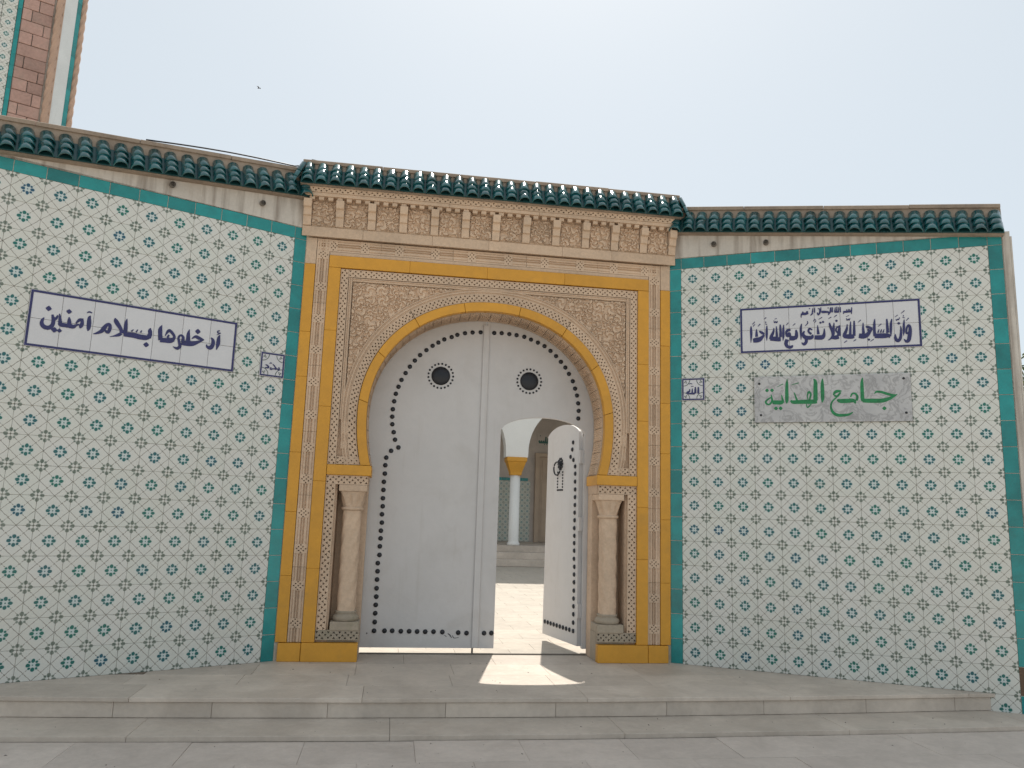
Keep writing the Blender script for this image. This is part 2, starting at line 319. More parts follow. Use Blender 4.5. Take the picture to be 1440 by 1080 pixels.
STROKES=dict(
enter=[[-1.7999,2.4121,.0054,-1.8091,2.3921,.0162,-1.8092,2.3658,.0227,-1.7915,2.3462,.026,-1.7649,2.346,.026,-1.7472,2.3658,.0228,-1.7441,2.3981,.0207,-1.7544,2.4413,.012],[-1.7526,2.4257,.0153,-1.7405,2.4135,.0207,-1.7279,2.421,.0153,-1.7213,2.4419,.0088],[-1.7123,2.4541,.0066,-1.7063,2.4206,.0164,-1.7016,2.3868,.023],[-1.7116,2.3878,.0109,-1.6972,2.3796,.0263,-1.67,2.3789,.0263,-1.6472,2.3785,.0264,-1.6197,2.3778,.0248,-1.6049,2.3889,.0144,-1.5876,2.3993,.01],[-1.6519,2.4408,.0066,-1.6489,2.4145,.0209,-1.6444,2.3859,.0231],[-1.6064,2.4031,.0088,-1.5878,2.4305,.0189,-1.5727,2.4321,.0222],[-1.5727,2.445,.0145,-1.5682,2.4124,.02,-1.5741,2.3898,.0233,-1.5767,2.3722,.0066],[-1.5214,2.4746,.0045,-1.5278,2.4561,.019,-1.5261,2.4196,.0257,-1.5253,2.3818,.0223,-1.5277,2.3609,.0033],[-1.5464,2.4892,.0045,-1.5335,2.4997,.0101,-1.5142,2.495,.0067],[-1.7811,2.4799,-.018],[-1.6572,2.48,-.0166],[-1.7313,2.3358,-.0185],[-1.7003,2.3356,-.0142],[-1.4931,2.345,.0028,-1.4684,2.3561,.0145,-1.4419,2.374,.0236,-1.428,2.3992,.0259,-1.4119,2.4271,.0181,-1.3963,2.4297,.0192,-1.3902,2.4044,.0204,-1.4012,2.3725,.0203,-1.4217,2.3855,.0113],[-1.365,2.4847,.0046,-1.358,2.4649,.0262,-1.3379,2.4353,.0262,-1.3177,2.4055,.0216,-1.3124,2.3788,.0216],[-1.3124,2.3788,.0205,-1.3304,2.3649,.0204,-1.3581,2.3522,.0102,-1.386,2.3427,.0028],[-1.2866,2.4929,.0034,-1.2906,2.4599,.0195,-1.2888,2.4103,.024,-1.2929,2.3792,.0274],[-1.2974,2.3757,.0296,-1.2632,2.3774,.0332,-1.2296,2.3773,.0344,-1.1892,2.3727,.0346,-1.1492,2.3735,.0324,-1.1237,2.3815,.0197],[-1.2366,2.4207,.004,-1.2496,2.4035,.0115],[-1.2072,2.4256,.004,-1.2175,2.4043,.0115],[-1.182,2.4242,.0046,-1.1875,2.4048,.0115],[-1.1241,2.4507,.0041,-1.1261,2.4306,.0244,-1.1231,2.4058,.0256,-1.1303,2.3765,.0313],[-1.1413,2.3216,-.0185],[-1.0483,2.4861,.0029,-1.0569,2.4534,.0246,-1.0534,2.4086,.0269,-1.047,2.3701,.0292],[-1.0513,2.3722,.0315,-1.0164,2.3738,.0316,-.9804,2.3777,.0341,-.957,2.39,.0248],[-1.0197,2.4073,.0047,-1.0004,2.4486,.0189,-.9831,2.4474,.0201,-.9552,2.4142,.0177,-.965,2.3802,.0212],[-.9923,2.4185,.013,-1.0008,2.4001,.0118,-.9869,2.3909,.0094],[-.958,2.3357,.0041,-.9282,2.326,.0189,-.909,2.3449,.0213,-.9175,2.3779,.0178,-.9248,2.4094,.0142,-.9105,2.4306,.0131,-.8921,2.4164,.0178,-.8939,2.3799,.0214],[-.9001,2.3732,.0296,-.8589,2.3756,.0369,-.8217,2.3791,.0323,-.7856,2.3963,.0216,-.7416,2.4206,.0054],[-.8524,2.4863,.003,-.8577,2.4519,.0203,-.8554,2.4061,.0274,-.854,2.3804,.0274],[-.8306,2.4158,.0042,-.8056,2.436,.0192,-.7778,2.4288,.0241,-.7399,2.4197,.006],[-.7918,2.4789,-.0193],[-.6918,2.4467,.0073,-.6751,2.4276,.0219,-.6731,2.3939,.0255,-.6899,2.3668,.0278,-.7134,2.3714,.0157,-.7184,2.3898,.0054],[-.6279,2.4775,.0061,-.6341,2.4529,.0208,-.6353,2.4056,.0256,-.6446,2.3561,.003],[-.6312,2.5125,.0073,-.647,2.5028,.0092,-.6421,2.4918,.0086,-.6238,2.493,.0055,-.6501,2.4751,.0055]],
verse=[[.6925,2.8369,.006,.6919,2.8057,.0143,.692,2.7547,.0142,.6882,2.6928,.003],[.7357,2.8091,.0047,.7361,2.7751,.0142,.7365,2.7412,.0177],[.7059,2.7089,.026,.7296,2.7122,.0331,.7586,2.7176,.0307,.7782,2.7335,.0212,.7986,2.7562,.0106],[.7574,2.7898,.0083,.7755,2.7787,.0166,.7987,2.7595,.0142],[.8222,2.8355,.0047,.8193,2.799,.013,.8182,2.7484,.0141,.8183,2.7035,.0024],[.8125,2.866,-.0065],[.8085,2.8515,.0071,.824,2.8439,.0041],[.7989,2.8917,.003,.8176,2.9076,.0065],[.7249,2.8749,.0042,.7034,2.8533,.006],[.7272,2.8549,.0036,.7083,2.8343,.006],[.7478,2.8322,.0036,.7682,2.8526,.0065],[.957,2.8354,.0059,.9538,2.7919,.0129,.9525,2.7417,.014,.9483,2.6973,.0035],[.9292,2.8381,.0082,.9302,2.7932,.0141,.9296,2.7289,.0176],[.8979,2.8258,.0047,.8989,2.7836,.0118,.9002,2.7304,.0152],[.8779,2.8128,.0041,.873,2.7793,.0141,.8565,2.7409,.02,.8455,2.7145,.0141],[.8445,2.7163,.0223,.8757,2.7176,.0293,.9065,2.7116,.0281,.9312,2.7121,.0281],[.8794,2.8774,.0035,.8841,2.8575,.0065,.8958,2.8681,.0053,.8996,2.8555,.0065,.9103,2.8701,.0047],[.8849,2.889,.003,.9031,2.8936,.0047],[1.0544,2.7867,.0082,1.0572,2.7587,.0175,1.0553,2.7255,.0198,1.0496,2.7036,.0093],[1.0,2.716,.0268,1.0295,2.7146,.0291,1.0511,2.7213,.0233],[1.0111,2.7878,.0129,.988,2.7846,.0176,.9757,2.764,.0129,.9868,2.7372,.0199,1.0014,2.7671,.0129],[1.0012,2.7616,.0152,1.0044,2.728,.0198],[.9834,2.7068,.0233,.9713,2.674,.0221,.9818,2.6458,.0198,1.0097,2.639,.0197,1.0253,2.6538,.0081],[.9764,2.8299,.0029,.9949,2.8513,.0059],[1.03,2.8242,.0029,1.0493,2.8415,.0058],[1.1,2.8371,.0047,1.0929,2.8013,.0128,1.0916,2.757,.0128,1.0914,2.6972,.0029],[1.1199,2.7721,.0081,1.1091,2.7478,.0163,1.1199,2.7223,.0232,1.1509,2.7125,.0243,1.1761,2.7151,.0219,1.1843,2.7384,.0092],[1.182,2.7788,.0081,1.1607,2.7894,.0128,1.1515,2.7677,.0116,1.1729,2.7429,.015],[1.1297,2.7108,.0185,1.1324,2.682,.0185,1.1141,2.6591,.0185,1.0954,2.6749,.0052],[1.1451,2.8568,.0058,1.1471,2.8372,.0058,1.1262,2.8151,.0035],[1.2243,2.8164,.0046,1.2259,2.7721,.0127,1.2278,2.739,.0173],[1.1971,2.7141,.0254,1.2259,2.7116,.0288,1.2568,2.7128,.0287,1.2725,2.7367,.0173,1.2757,2.786,.0052],[1.2474,2.8372,-.0098],[1.2676,2.8427,-.0098],[1.1928,2.8513,.0041,1.2034,2.8701,.0041,1.213,2.8557,.0041,1.2025,2.8408,.0041],[1.2334,2.8656,.0029,1.2614,2.8834,.0058],[1.3437,2.9641,.0052,1.3412,2.9201,.0069],[1.3298,2.9622,.0064,1.3256,2.9265,.0087],[1.3092,2.8988,.0035,1.3184,2.9187,.0116,1.2978,2.9271,.0139,1.2679,2.9289,.0163,1.258,2.9318,.0116],[1.2552,2.9697,.0052,1.253,2.931,.0076],[1.244,2.9621,.0047,1.2453,2.9259,.0105,1.2322,2.9072,.0105,1.2248,2.9271,.0052],[1.2349,2.9599,-.0052],[1.3113,2.9606,-.0052],[1.2066,2.97,.0053,1.2052,2.9255,.007],[1.1923,2.9653,.0058,1.1876,2.9266,.0093],[1.19,2.9237,.0117,1.1718,2.9036,.0052],[1.1549,2.9286,.0152,1.1319,2.9205,.0164,1.1116,2.9217,.0176,1.0991,2.9124,.0082,1.0979,2.8873,.0035],[1.166,2.9642,-.0053],[1.1492,2.9429,.0105,1.1395,2.9239,.0105],[1.1122,2.9423,.007,1.1116,2.9228,.0117],[1.3714,2.8467,-.0104],[1.3931,2.8071,.008,1.3891,2.7636,.0172,1.384,2.7175,.0217],[1.3893,2.7964,.0103,1.3718,2.7891,.0092,1.365,2.7621,.0103,1.38,2.7433,.008],[1.3271,2.7077,.0183,1.359,2.7051,.0263,1.3847,2.7104,.024],[1.3166,2.8333,.0069,1.3229,2.8,.015,1.3354,2.7609,.0149,1.339,2.7225,.0149,1.3193,2.695,.0092,1.3002,2.685,.0029],[1.3526,2.8313,.0046,1.3471,2.7877,.0138,1.3426,2.7277,.0172],[1.3528,2.878,.0029,1.3756,2.896,.0058],[1.3103,2.8678,.0029,1.3331,2.8819,.0058],[1.5057,2.8391,.008,1.5043,2.7793,.0137,1.5008,2.7117,.017],[1.4788,2.8352,.0046,1.4753,2.7809,.0125,1.4721,2.7239,.0148],[1.4522,2.8148,.004,1.4471,2.7715,.0137,1.4294,2.7288,.0194,1.4207,2.7048,.0103],[1.4219,2.7102,.0205,1.4521,2.7087,.0284,1.4812,2.7072,.0284,1.5016,2.7089,.0216],[1.4481,2.8642,.0034,1.4524,2.8465,.0063,1.4635,2.8568,.0052,1.467,2.8457,.0063,1.4764,2.8626,.0046],[1.4462,2.8781,.0029,1.4686,2.8877,.004],[1.4234,2.6585,.004,1.4459,2.6737,.0057],[1.4942,2.666,.0028,1.5141,2.6813,.0057],[1.5726,2.819,.0045,1.5709,2.7757,.0125,1.5724,2.7297,.017],[1.537,2.7115,.0283,1.5681,2.7067,.0328,1.5972,2.7139,.026,1.6174,2.7398,.0192,1.6386,2.7667,.0102],[1.5905,2.7844,.0079,1.6095,2.7802,.0159,1.6386,2.7667,.0113],[1.6028,2.7578,.0136,1.6182,2.757,.0113],[1.61,2.6756,-.0101],[1.6213,2.6589,.0028,1.6459,2.6776,.0056],[1.5342,2.8239,.0028,1.5568,2.8444,.0057],[1.6611,2.8465,.004,1.656,2.8036,.0136,1.6537,2.7498,.0158,1.6559,2.7013,.0169],[1.6542,2.7046,.0281,1.6921,2.7027,.0303,1.7299,2.7019,.0303,1.7573,2.7016,.0224,1.7606,2.6811,.0039],[1.6898,2.7586,.0039,1.679,2.7296,.0101],[1.7087,2.7576,.0039,1.6989,2.7286,.0101],[1.7267,2.7567,.0039,1.7169,2.7277,.0101],[1.7433,2.7371,.0157,1.7547,2.7284,.0168],[1.7494,2.8414,.0079,1.7505,2.793,.0135,1.7522,2.7259,.0168],[1.787,2.8392,.0056,1.779,2.7968,.0135,1.7752,2.7434,.0134,1.7744,2.6943,.0028],[1.6836,2.7805,.0028,1.7083,2.8034,.0056],[1.8485,2.7769,.0039,1.8497,2.7342,.0123,1.8414,2.6761,.0167,1.8217,2.6548,.0189,1.8064,2.6778,.0167,1.8079,2.7097,.005],[1.8355,2.799,-.0112],[1.817,2.8364,.0034,1.8211,2.8239,.0056,1.8311,2.8356,.005,1.8354,2.8284,.0056,1.8448,2.8493,.0039],[1.8098,2.853,.0028,1.8317,2.8689,.0045],[1.8766,2.8287,.0045,1.8722,2.7863,.0123,1.8697,2.7332,.0123,1.8656,2.6951,.0022],[1.8725,2.86,-.0056],[1.8658,2.8465,.0056,1.8828,2.8417,.0034],[1.8557,2.8808,.0028,1.8825,2.9033,.0056],[1.9047,2.7154,.0144,1.8875,2.7163,.0111,1.8919,2.7586,.0111,1.9069,2.7801,.0123,1.916,2.7573,.0167,1.9115,2.7045,.0211,1.9009,2.6574,.021,1.8842,2.6465,.0155,1.868,2.6669,.0044],[1.89,2.8173,.0028,1.9098,2.8402,.0056],[1.4916,2.9548,.0052,1.4894,2.922,.008,1.4874,2.8964,.0034],[1.4266,2.9193,.0127,1.46,2.92,.0138,1.4855,2.9212,.0138],[1.4534,2.9407,.004,1.4508,2.9233,.0058],[1.4657,2.9427,.004,1.463,2.9226,.0057],[1.4765,2.942,.004,1.4738,2.9219,.0057],[1.4333,2.9255,.0115,1.426,2.9012,.0035],[1.4061,2.9629,.0052,1.4034,2.9163,.0075],[1.3938,2.9637,.0052,1.3899,2.9226,.0075],[1.3791,2.9674,.0058,1.3771,2.9234,.0087],[1.3666,2.9627,.0046,1.3618,2.9243,.0104],[1.3578,2.9235,.0104,1.3938,2.9213,.0115],[1.3463,2.964,.0052,1.3429,2.9227,.0069],[1.3335,2.9648,.0058,1.3302,2.9263,.0087],[1.3301,2.9252,.0116,1.3094,2.9137,.0081]],
mosque=[[.8425,2.2365,.0044,.8463,2.2109,.0126,.8485,2.1786,.0155,.8219,2.1514,.0126,.7976,2.1717,.0146,.8169,2.1968,.0126,.8432,2.2119,.0097],[.8107,2.272,-.0146],[.8507,2.2724,-.0146],[.8527,2.1707,.03,.8863,2.1686,.0309,.9207,2.168,.0308,.9391,2.1814,.0193],[.9244,2.2323,.0048,.9309,2.1999,.0125,.9347,2.1792,.0173],[.8786,2.1182,-.0154],[.9152,2.1185,-.0154],[.9729,2.3649,.0044,.9697,2.3234,.0203,.9671,2.2543,.0241,.9661,2.1854,.0241,.9633,2.158,.0058],[.8894,2.2987,.0029,.9397,2.3242,.0068],[1.0059,2.3141,.0039,1.0617,2.33,.0072],[1.0254,2.2492,.0058,1.0351,2.216,.0106,1.0456,2.1815,.0153],[.9973,2.1848,.0115,1.0105,2.1699,.0259,1.0486,2.1687,.0287,1.0952,2.1701,.0306,1.1372,2.1692,.0324,1.1791,2.1702,.0323,1.1992,2.1716,.0285],[1.1302,2.1866,.0057,1.128,2.2277,.0096,1.1396,2.2502,.0163,1.1534,2.2339,.0124,1.1475,2.2045,.0124,1.1418,2.1841,.0124],[1.1177,2.1505,.0048,1.1253,2.1223,.0095,1.1542,2.149,.0067],[1.1788,2.361,.0058,1.1917,2.3332,.024,1.1906,2.2717,.0287,1.1877,2.1787,.0304],[1.2478,2.3612,.0057,1.2442,2.3158,.022,1.2433,2.225,.0257,1.2422,2.1889,.0218,1.2371,2.1596,.0038],[1.3246,2.2197,.0067,1.3385,2.2434,.0201,1.3597,2.2525,.0201,1.3888,2.2528,.0078],[1.3318,2.2196,.0123,1.3534,2.21,.0156,1.3812,2.2424,.0123],[1.3507,2.2032,.0089,1.3129,2.1641,.0112,1.304,2.1165,.0145,1.3219,2.0738,.02,1.3551,2.0549,.0221,1.4032,2.0542,.0199,1.4419,2.0616,.0143,1.4674,2.0796,.005],[1.3524,2.1819,.0145,1.3786,2.1708,.03,1.4268,2.1714,.031,1.4748,2.1715,.0276,1.4892,2.1491,.0099],[1.4544,2.2025,.0089,1.4674,2.2287,.0122,1.4913,2.2281,.0144,1.5046,2.2014,.0166,1.4962,2.171,.0166],[1.549,2.3599,.0056,1.5426,2.3177,.02,1.5418,2.2385,.0243,1.5421,2.1859,.0254,1.5495,2.171,.0275],[1.5424,2.1712,.0275,1.5887,2.1687,.0308,1.6452,2.1675,.0307,1.6921,2.1692,.0295,1.7299,2.1809,.024,1.7631,2.1968,.0164,1.7974,2.2168,.0033],[1.6312,2.2259,.0055,1.6483,2.2412,.0143,1.681,2.2378,.0176,1.727,2.2211,.0186,1.7683,2.2097,.0164,1.7973,2.2158,.0033],[1.6986,2.1056,-.0152]],
muh=[[-.1487,2.2872,.0086,-.1419,2.2772,.0065,-.1475,2.2634,.0081,-.1544,2.2721,.007,-.1719,2.2706,.0097,-.1898,2.2699,.0065,-.2074,2.265,.0102],[-.1981,2.3064,.0054,-.1843,2.2953,.007,-.1692,2.2753,.0092],[-.2087,2.2803,.0054,-.2164,2.2656,.0054,-.2045,2.261,.0054,-.1971,2.2702,.0043],[-.2577,2.271,.0064,-.2412,2.2715,.007,-.2283,2.2763,.008,-.237,2.2881,.0086,-.256,2.2958,.0048],[-.2238,2.3075,.0043,-.2147,2.315,.0054,-.2048,2.3101,.0043]],
allah=[[.2437,2.3194,.007,.2435,2.2916,.0117,.2427,2.2596,.0117],[.2184,2.3201,.0059,.2182,2.2922,.0117,.2172,2.2616,.0129],[.1932,2.3068,.0047,.1917,2.2845,.0088,.1902,2.2636,.0099],[.1702,2.3018,.0047,.1674,2.2823,.01,.1497,2.2743,.0094,.1477,2.2632,.01],[.145,2.2627,.0082,.178,2.262,.01,.2131,2.2617,.0129],[.1812,2.3253,.0038,.2028,2.3261,.0038],[.1651,2.3461,.0035,.1786,2.3519,.0047,.1921,2.3445,.0035]],
left=[[-.851,.18],[-.85,.251],[-.85,.322],[-.85,.39],[-.849,.457],[-.851,.525],[-.851,.597],[-.851,.665],[-.853,.732],[-.843,.801],[-.844,.872],[-.842,.939],[-.843,1.003],[-.839,1.071],[-.842,1.141],[-.84,1.209],[-.842,1.277],[-.842,1.348],[-.842,1.417],[-.838,1.488],[-.838,1.56],[-.834,1.626],[-.796,1.687],[-.735,1.719],[-.768,1.785],[-.783,1.85],[-.799,1.919],[-.803,1.985],[-.802,2.051],[-.794,2.122],[-.783,2.189],[-.764,2.253],[-.741,2.316],[-.708,2.379],[-.674,2.439],[-.633,2.497],[-.589,2.549],[-.536,2.598],[-.483,2.641],[-.433,2.674],[-.381,2.706],[-.316,2.732],[-.266,2.756],[-.197,2.776],[-.129,2.787],[-.056,2.794]],
bot=[[-.765,.181],[-.701,.182],[-.629,.179],[-.56,.179],[-.493,.178],[-.425,.177],[-.355,.178],[-.281,.176],[-.146,.172],[-.075,.169],[.075,.17],[.138,.171]],
right=[[.069,2.796],[.137,2.799],[.207,2.795],[.274,2.789],[.346,2.779],[.409,2.757],[.474,2.733],[.536,2.704],[.593,2.663],[.646,2.617],[.692,2.567],[.735,2.516],[.77,2.459],[.807,2.393],[.83,2.326],[.849,2.263],[.861,2.192],[.867,2.123],[.865,2.053],[.858,1.986]])
# ================================================================== SETTING
g = MB(); g.box(-250, 250, -250, 250, -1.2, -.158); tag(g.build('ground', M['ground']), kind='structure')

def piece_quad(mb, xa, xb, ya0, ya1, yb0, yb1, z0, z1, gap=.0009):
    """a flat block whose front and back edges may run slightly askew: ya0,yb0 front y at xa and xb, ya1,yb1 back"""
    xa += gap; xb -= gap
    v = [(xa, ya0+gap, z0), (xb, yb0+gap, z0), (xb, yb1-gap, z0), (xa, ya1-gap, z0), (xa, ya0+gap, z1), (xb, yb0+gap, z1), (xb, yb1-gap, z1), (xa, ya1-gap, z1)]
    return mb.add(v, [(3, 2, 1, 0), (4, 5, 6, 7), (0, 1, 5, 4), (1, 2, 6, 5), (2, 3, 7, 6), (3, 0, 4, 7)])
ye = lambda x: -1.225+.0092*x*x if abs(x) < 3.7 else -1.10
yt = lambda x: -1.610+.0070*x*x if abs(x) < 3.9 else -1.505
# plaza paving in front of the steps
plaza = tag(empty('plaza_paving', (0, 0, 0)), kind='structure')
b = MB(); b.box(-6, 6, -4.6, -1.0, -.35, -.156); b.build('bedding', M['slab'], plaza)
rr = random.Random(3)
xs = [-4.9+.62*i for i in range(17)]
for j in range(4):
    off = .31*(j % 2)
    for i in range(16):
        xa, xb = xs[i]+off, xs[i+1]+off
        y1a, y1b = (yt(xa)-.004, yt(xb)-.004) if j == 0 else (-1.61-.40*j,)*2
        y0 = -1.61-.40*(j+1)
        mb = MB(); piece_quad(mb, xa, xb, y0, y1a, y0, y1b, -.19, -.1495+rr.uniform(-.0012, .0012))
        mb.build('paving_slab', M['plaza'], plaza, bevel=.001)
# platform and the low step
steps = tag(empty('entrance_steps', (0, 0, 0)), kind='structure')
b = MB()
for i in range(20):
    xa, xb = -5+.5*i, -4.5+.5*i
    piece_quad(b, xa, xb, ye(xa)+.045, 1.0, ye(xb)+.045, 1.0, -.3, -.034, 0)
    piece_quad(b, xa, xb, yt(xa)+.03, -.9, yt(xb)+.03, -.9, -.31, -.150, 0)
b.build('core', M['joint'], steps)
def course(x0, cuts, name, f):
    x = x0
    for w in cuts:
        mb = MB(); f(mb, x, x+w); mb.build(name, M['slab'], steps, bevel=.003); x += w
# nosing slabs of the platform
course(-4.6, [.9, 1.42, 1.40, 1.46, 1.44, 1.42, 1.3], 'edge_slab', lambda mb, a, c: piece_quad(mb, a, c, ye(a)-.012, ye(a)+.36, ye(c)-.012, ye(c)+.36, -.026, 0))
# riser slabs
course(-4.45, [.72, .70, .66, .58, .70, .74, .72, .76, .70, .78, .72, .8], 'riser_slab', lambda mb, a, c: piece_quad(mb, a, c, ye(a)+.004, ye(a)+.03, ye(c)+.004, ye(c)+.03, -.119, -.028))
# low tread slabs
course(-4.9, [1.3, 1.44, 1.46, 1.42, 1.50, 1.40, 1.45], 'tread_slab', lambda mb, a, c: piece_quad(mb, a, c, yt(a), ye(a)+.03, yt(c), ye(c)+.03, -.152, -.121))
# platform paving up to the door and under it
def rows(y0, y1, n, x0, x1, w, parent, name, m, z, seed, th=.03, skip=None):
    rg = random.Random(seed)
    for j in range(n):
        ya, yb = y0+(y1-y0)*j/n, y0+(y1-y0)*(j+1)/n
        x = x0+(j % 2)*w*.5
        while x < x1:
            if not (skip and skip(x, x+w, ya, yb)):
                mb = MB(); piece_quad(mb, x, x+w, ya, yb, ya, yb, z-th, z+rg.uniform(-.0008, .0004)); mb.build(name, m, parent, bevel=.0015)
            x += w
for i, (a, c) in enumerate(zip([-4.6+.72*k for k in range(12)], [-4.6+.72*(k+1) for k in range(12)])):
    mb = MB(); piece_quad(mb, a, c, ye(a)+.36, -.50, ye(c)+.36, -.50, -.03, 0); mb.build('paving_slab', M['slab'], steps, bevel=.0015)
rows(-.50, .30, 2, -2.4, 2.4, .72, steps, 'paving_slab', M['slab'], 0, 5)

court = tag(empty('courtyard_paving', (0, 0, 0)), kind='structure')
b = MB(); b.box(-14, 16, .36, 16.5, -1.0, -.012); b.build('bedding', M['ground'], court)
def outside(xa, xb, ya, yb):
    # what can be seen through the open wicket, with room for a step to the side
    lo = .02*(ya) - .25 if ya > .6 else -1.3
    hi = 1.2+.32*ya if ya > .6 else 1.3
    return xb < lo or xa > hi
rows(.30, 6.3, 20, -1.6, 4.2, .48, court, 'court_slab', M['court'], 0, 11, skip=outside)
mb = MB()
for j in range(13):
    ya = 6.3+.4*j
    for i in range(24):
        x = -3+.48*i+(j % 2)*.24; piece_quad(mb, x, x+.48, ya, ya+.4, ya, ya+.4, -.03, 0, .003)
tag(mb.build('far_court_slabs', M['court'], court), kind='stuff')

# ================================================================== WALL TOP OF MORTAR, GLAZED TILES AND COPING
BAR = {k: barrel(.0500+k*.0008, .0460, .086).mesh('roof_tile', M['roof'], True) for k in (-1, 0, 1)}
def extrude_x(mb, prof, x0, x1, zf, n=1):
    """profile of (y, dz) points carried from x0 to x1 along the height zf(x)"""
    L = len(prof); vs = []
    for i in range(n+1):
        x = x0+(x1-x0)*i/n; vs += [(x, y, zf(x)+dz) for y, dz in prof]
    fs = [(i*L+j, i*L+(j+1) % L, (i+1)*L+(j+1) % L, (i+1)*L+j) for i in range(n) for j in range(L)]
    fs += [tuple(range(L)), tuple(n*L+j for j in reversed(range(L)))]
    return mb.add(vs, fs)
def eave(parent, x0, x1, zf, ncol, hc=.27, y0=-.10, rows_=3, seed=1, slope=0):
    """little glazed roof: y0 is how far the lowest tiles stand out, zf(x) the height of their lower ends"""
    rg = random.Random(seed)
    mb = MB(); extrude_x(mb, [(y0+.030, -.002), (y0+.108, .18), (y0+.14, .195), (y0+.14, -.012), (y0+.06, -.008)], x0, x1, zf, 12)
    mb.build('mortar_bed', M['mortar'], parent)
    mb = MB(); extrude_x(mb, [(y0+.014, .004), (y0+.104, .190), (y0+.110, .186), (y0+.022, -.001)], x0+.003, x1-.003, zf, 1); mb.build('channel', M['channel'], parent)
    n = max(2, round((x1-x0)/.62))
    for i in range(n):
        a, c = x0+(x1-x0)*i/n+.0015, x0+(x1-x0)*(i+1)/n-.0015
        mb = MB(); dz = rg.uniform(-.003, .003)
        extrude_x(mb, [(y0+.084, hc-.034+dz), (y0+.082, hc-.006+dz), (y0+.090, hc+dz), (.30, hc+dz), (.30, hc-.034+dz)], a, c, zf, 1)
        mb.build('coping_slab', M['mortar'], parent, bevel=.003)
    mb = MB(); extrude_x(mb, [(y0+.086, .15), (y0+.098, hc-.032), (.27, hc-.032), (.27, .15)], x0, x1, zf, 12); mb.build('haunch', M['mortar'], parent)
    ang = R(63)
    for i in range(ncol):
        x = x0+(x1-x0)*(i+.5)/ncol
        jx = rg.uniform(-.003, .003)
        for k in range(rows_):
            d = -.002+.062*k
            y = y0+.010+math.cos(ang)*d; z = zf(x)+math.sin(ang)*d
            inst('roof_tile', BAR[rg.choice((-1, 0, 1))], parent, (x+jx+rg.uniform(-.002, .002), y, z+rg.uniform(-.002, .002)),
                 (ang+rg.uniform(-.05, .01), slope+rg.uniform(-.03, .03), rg.uniform(-.035, .035)))

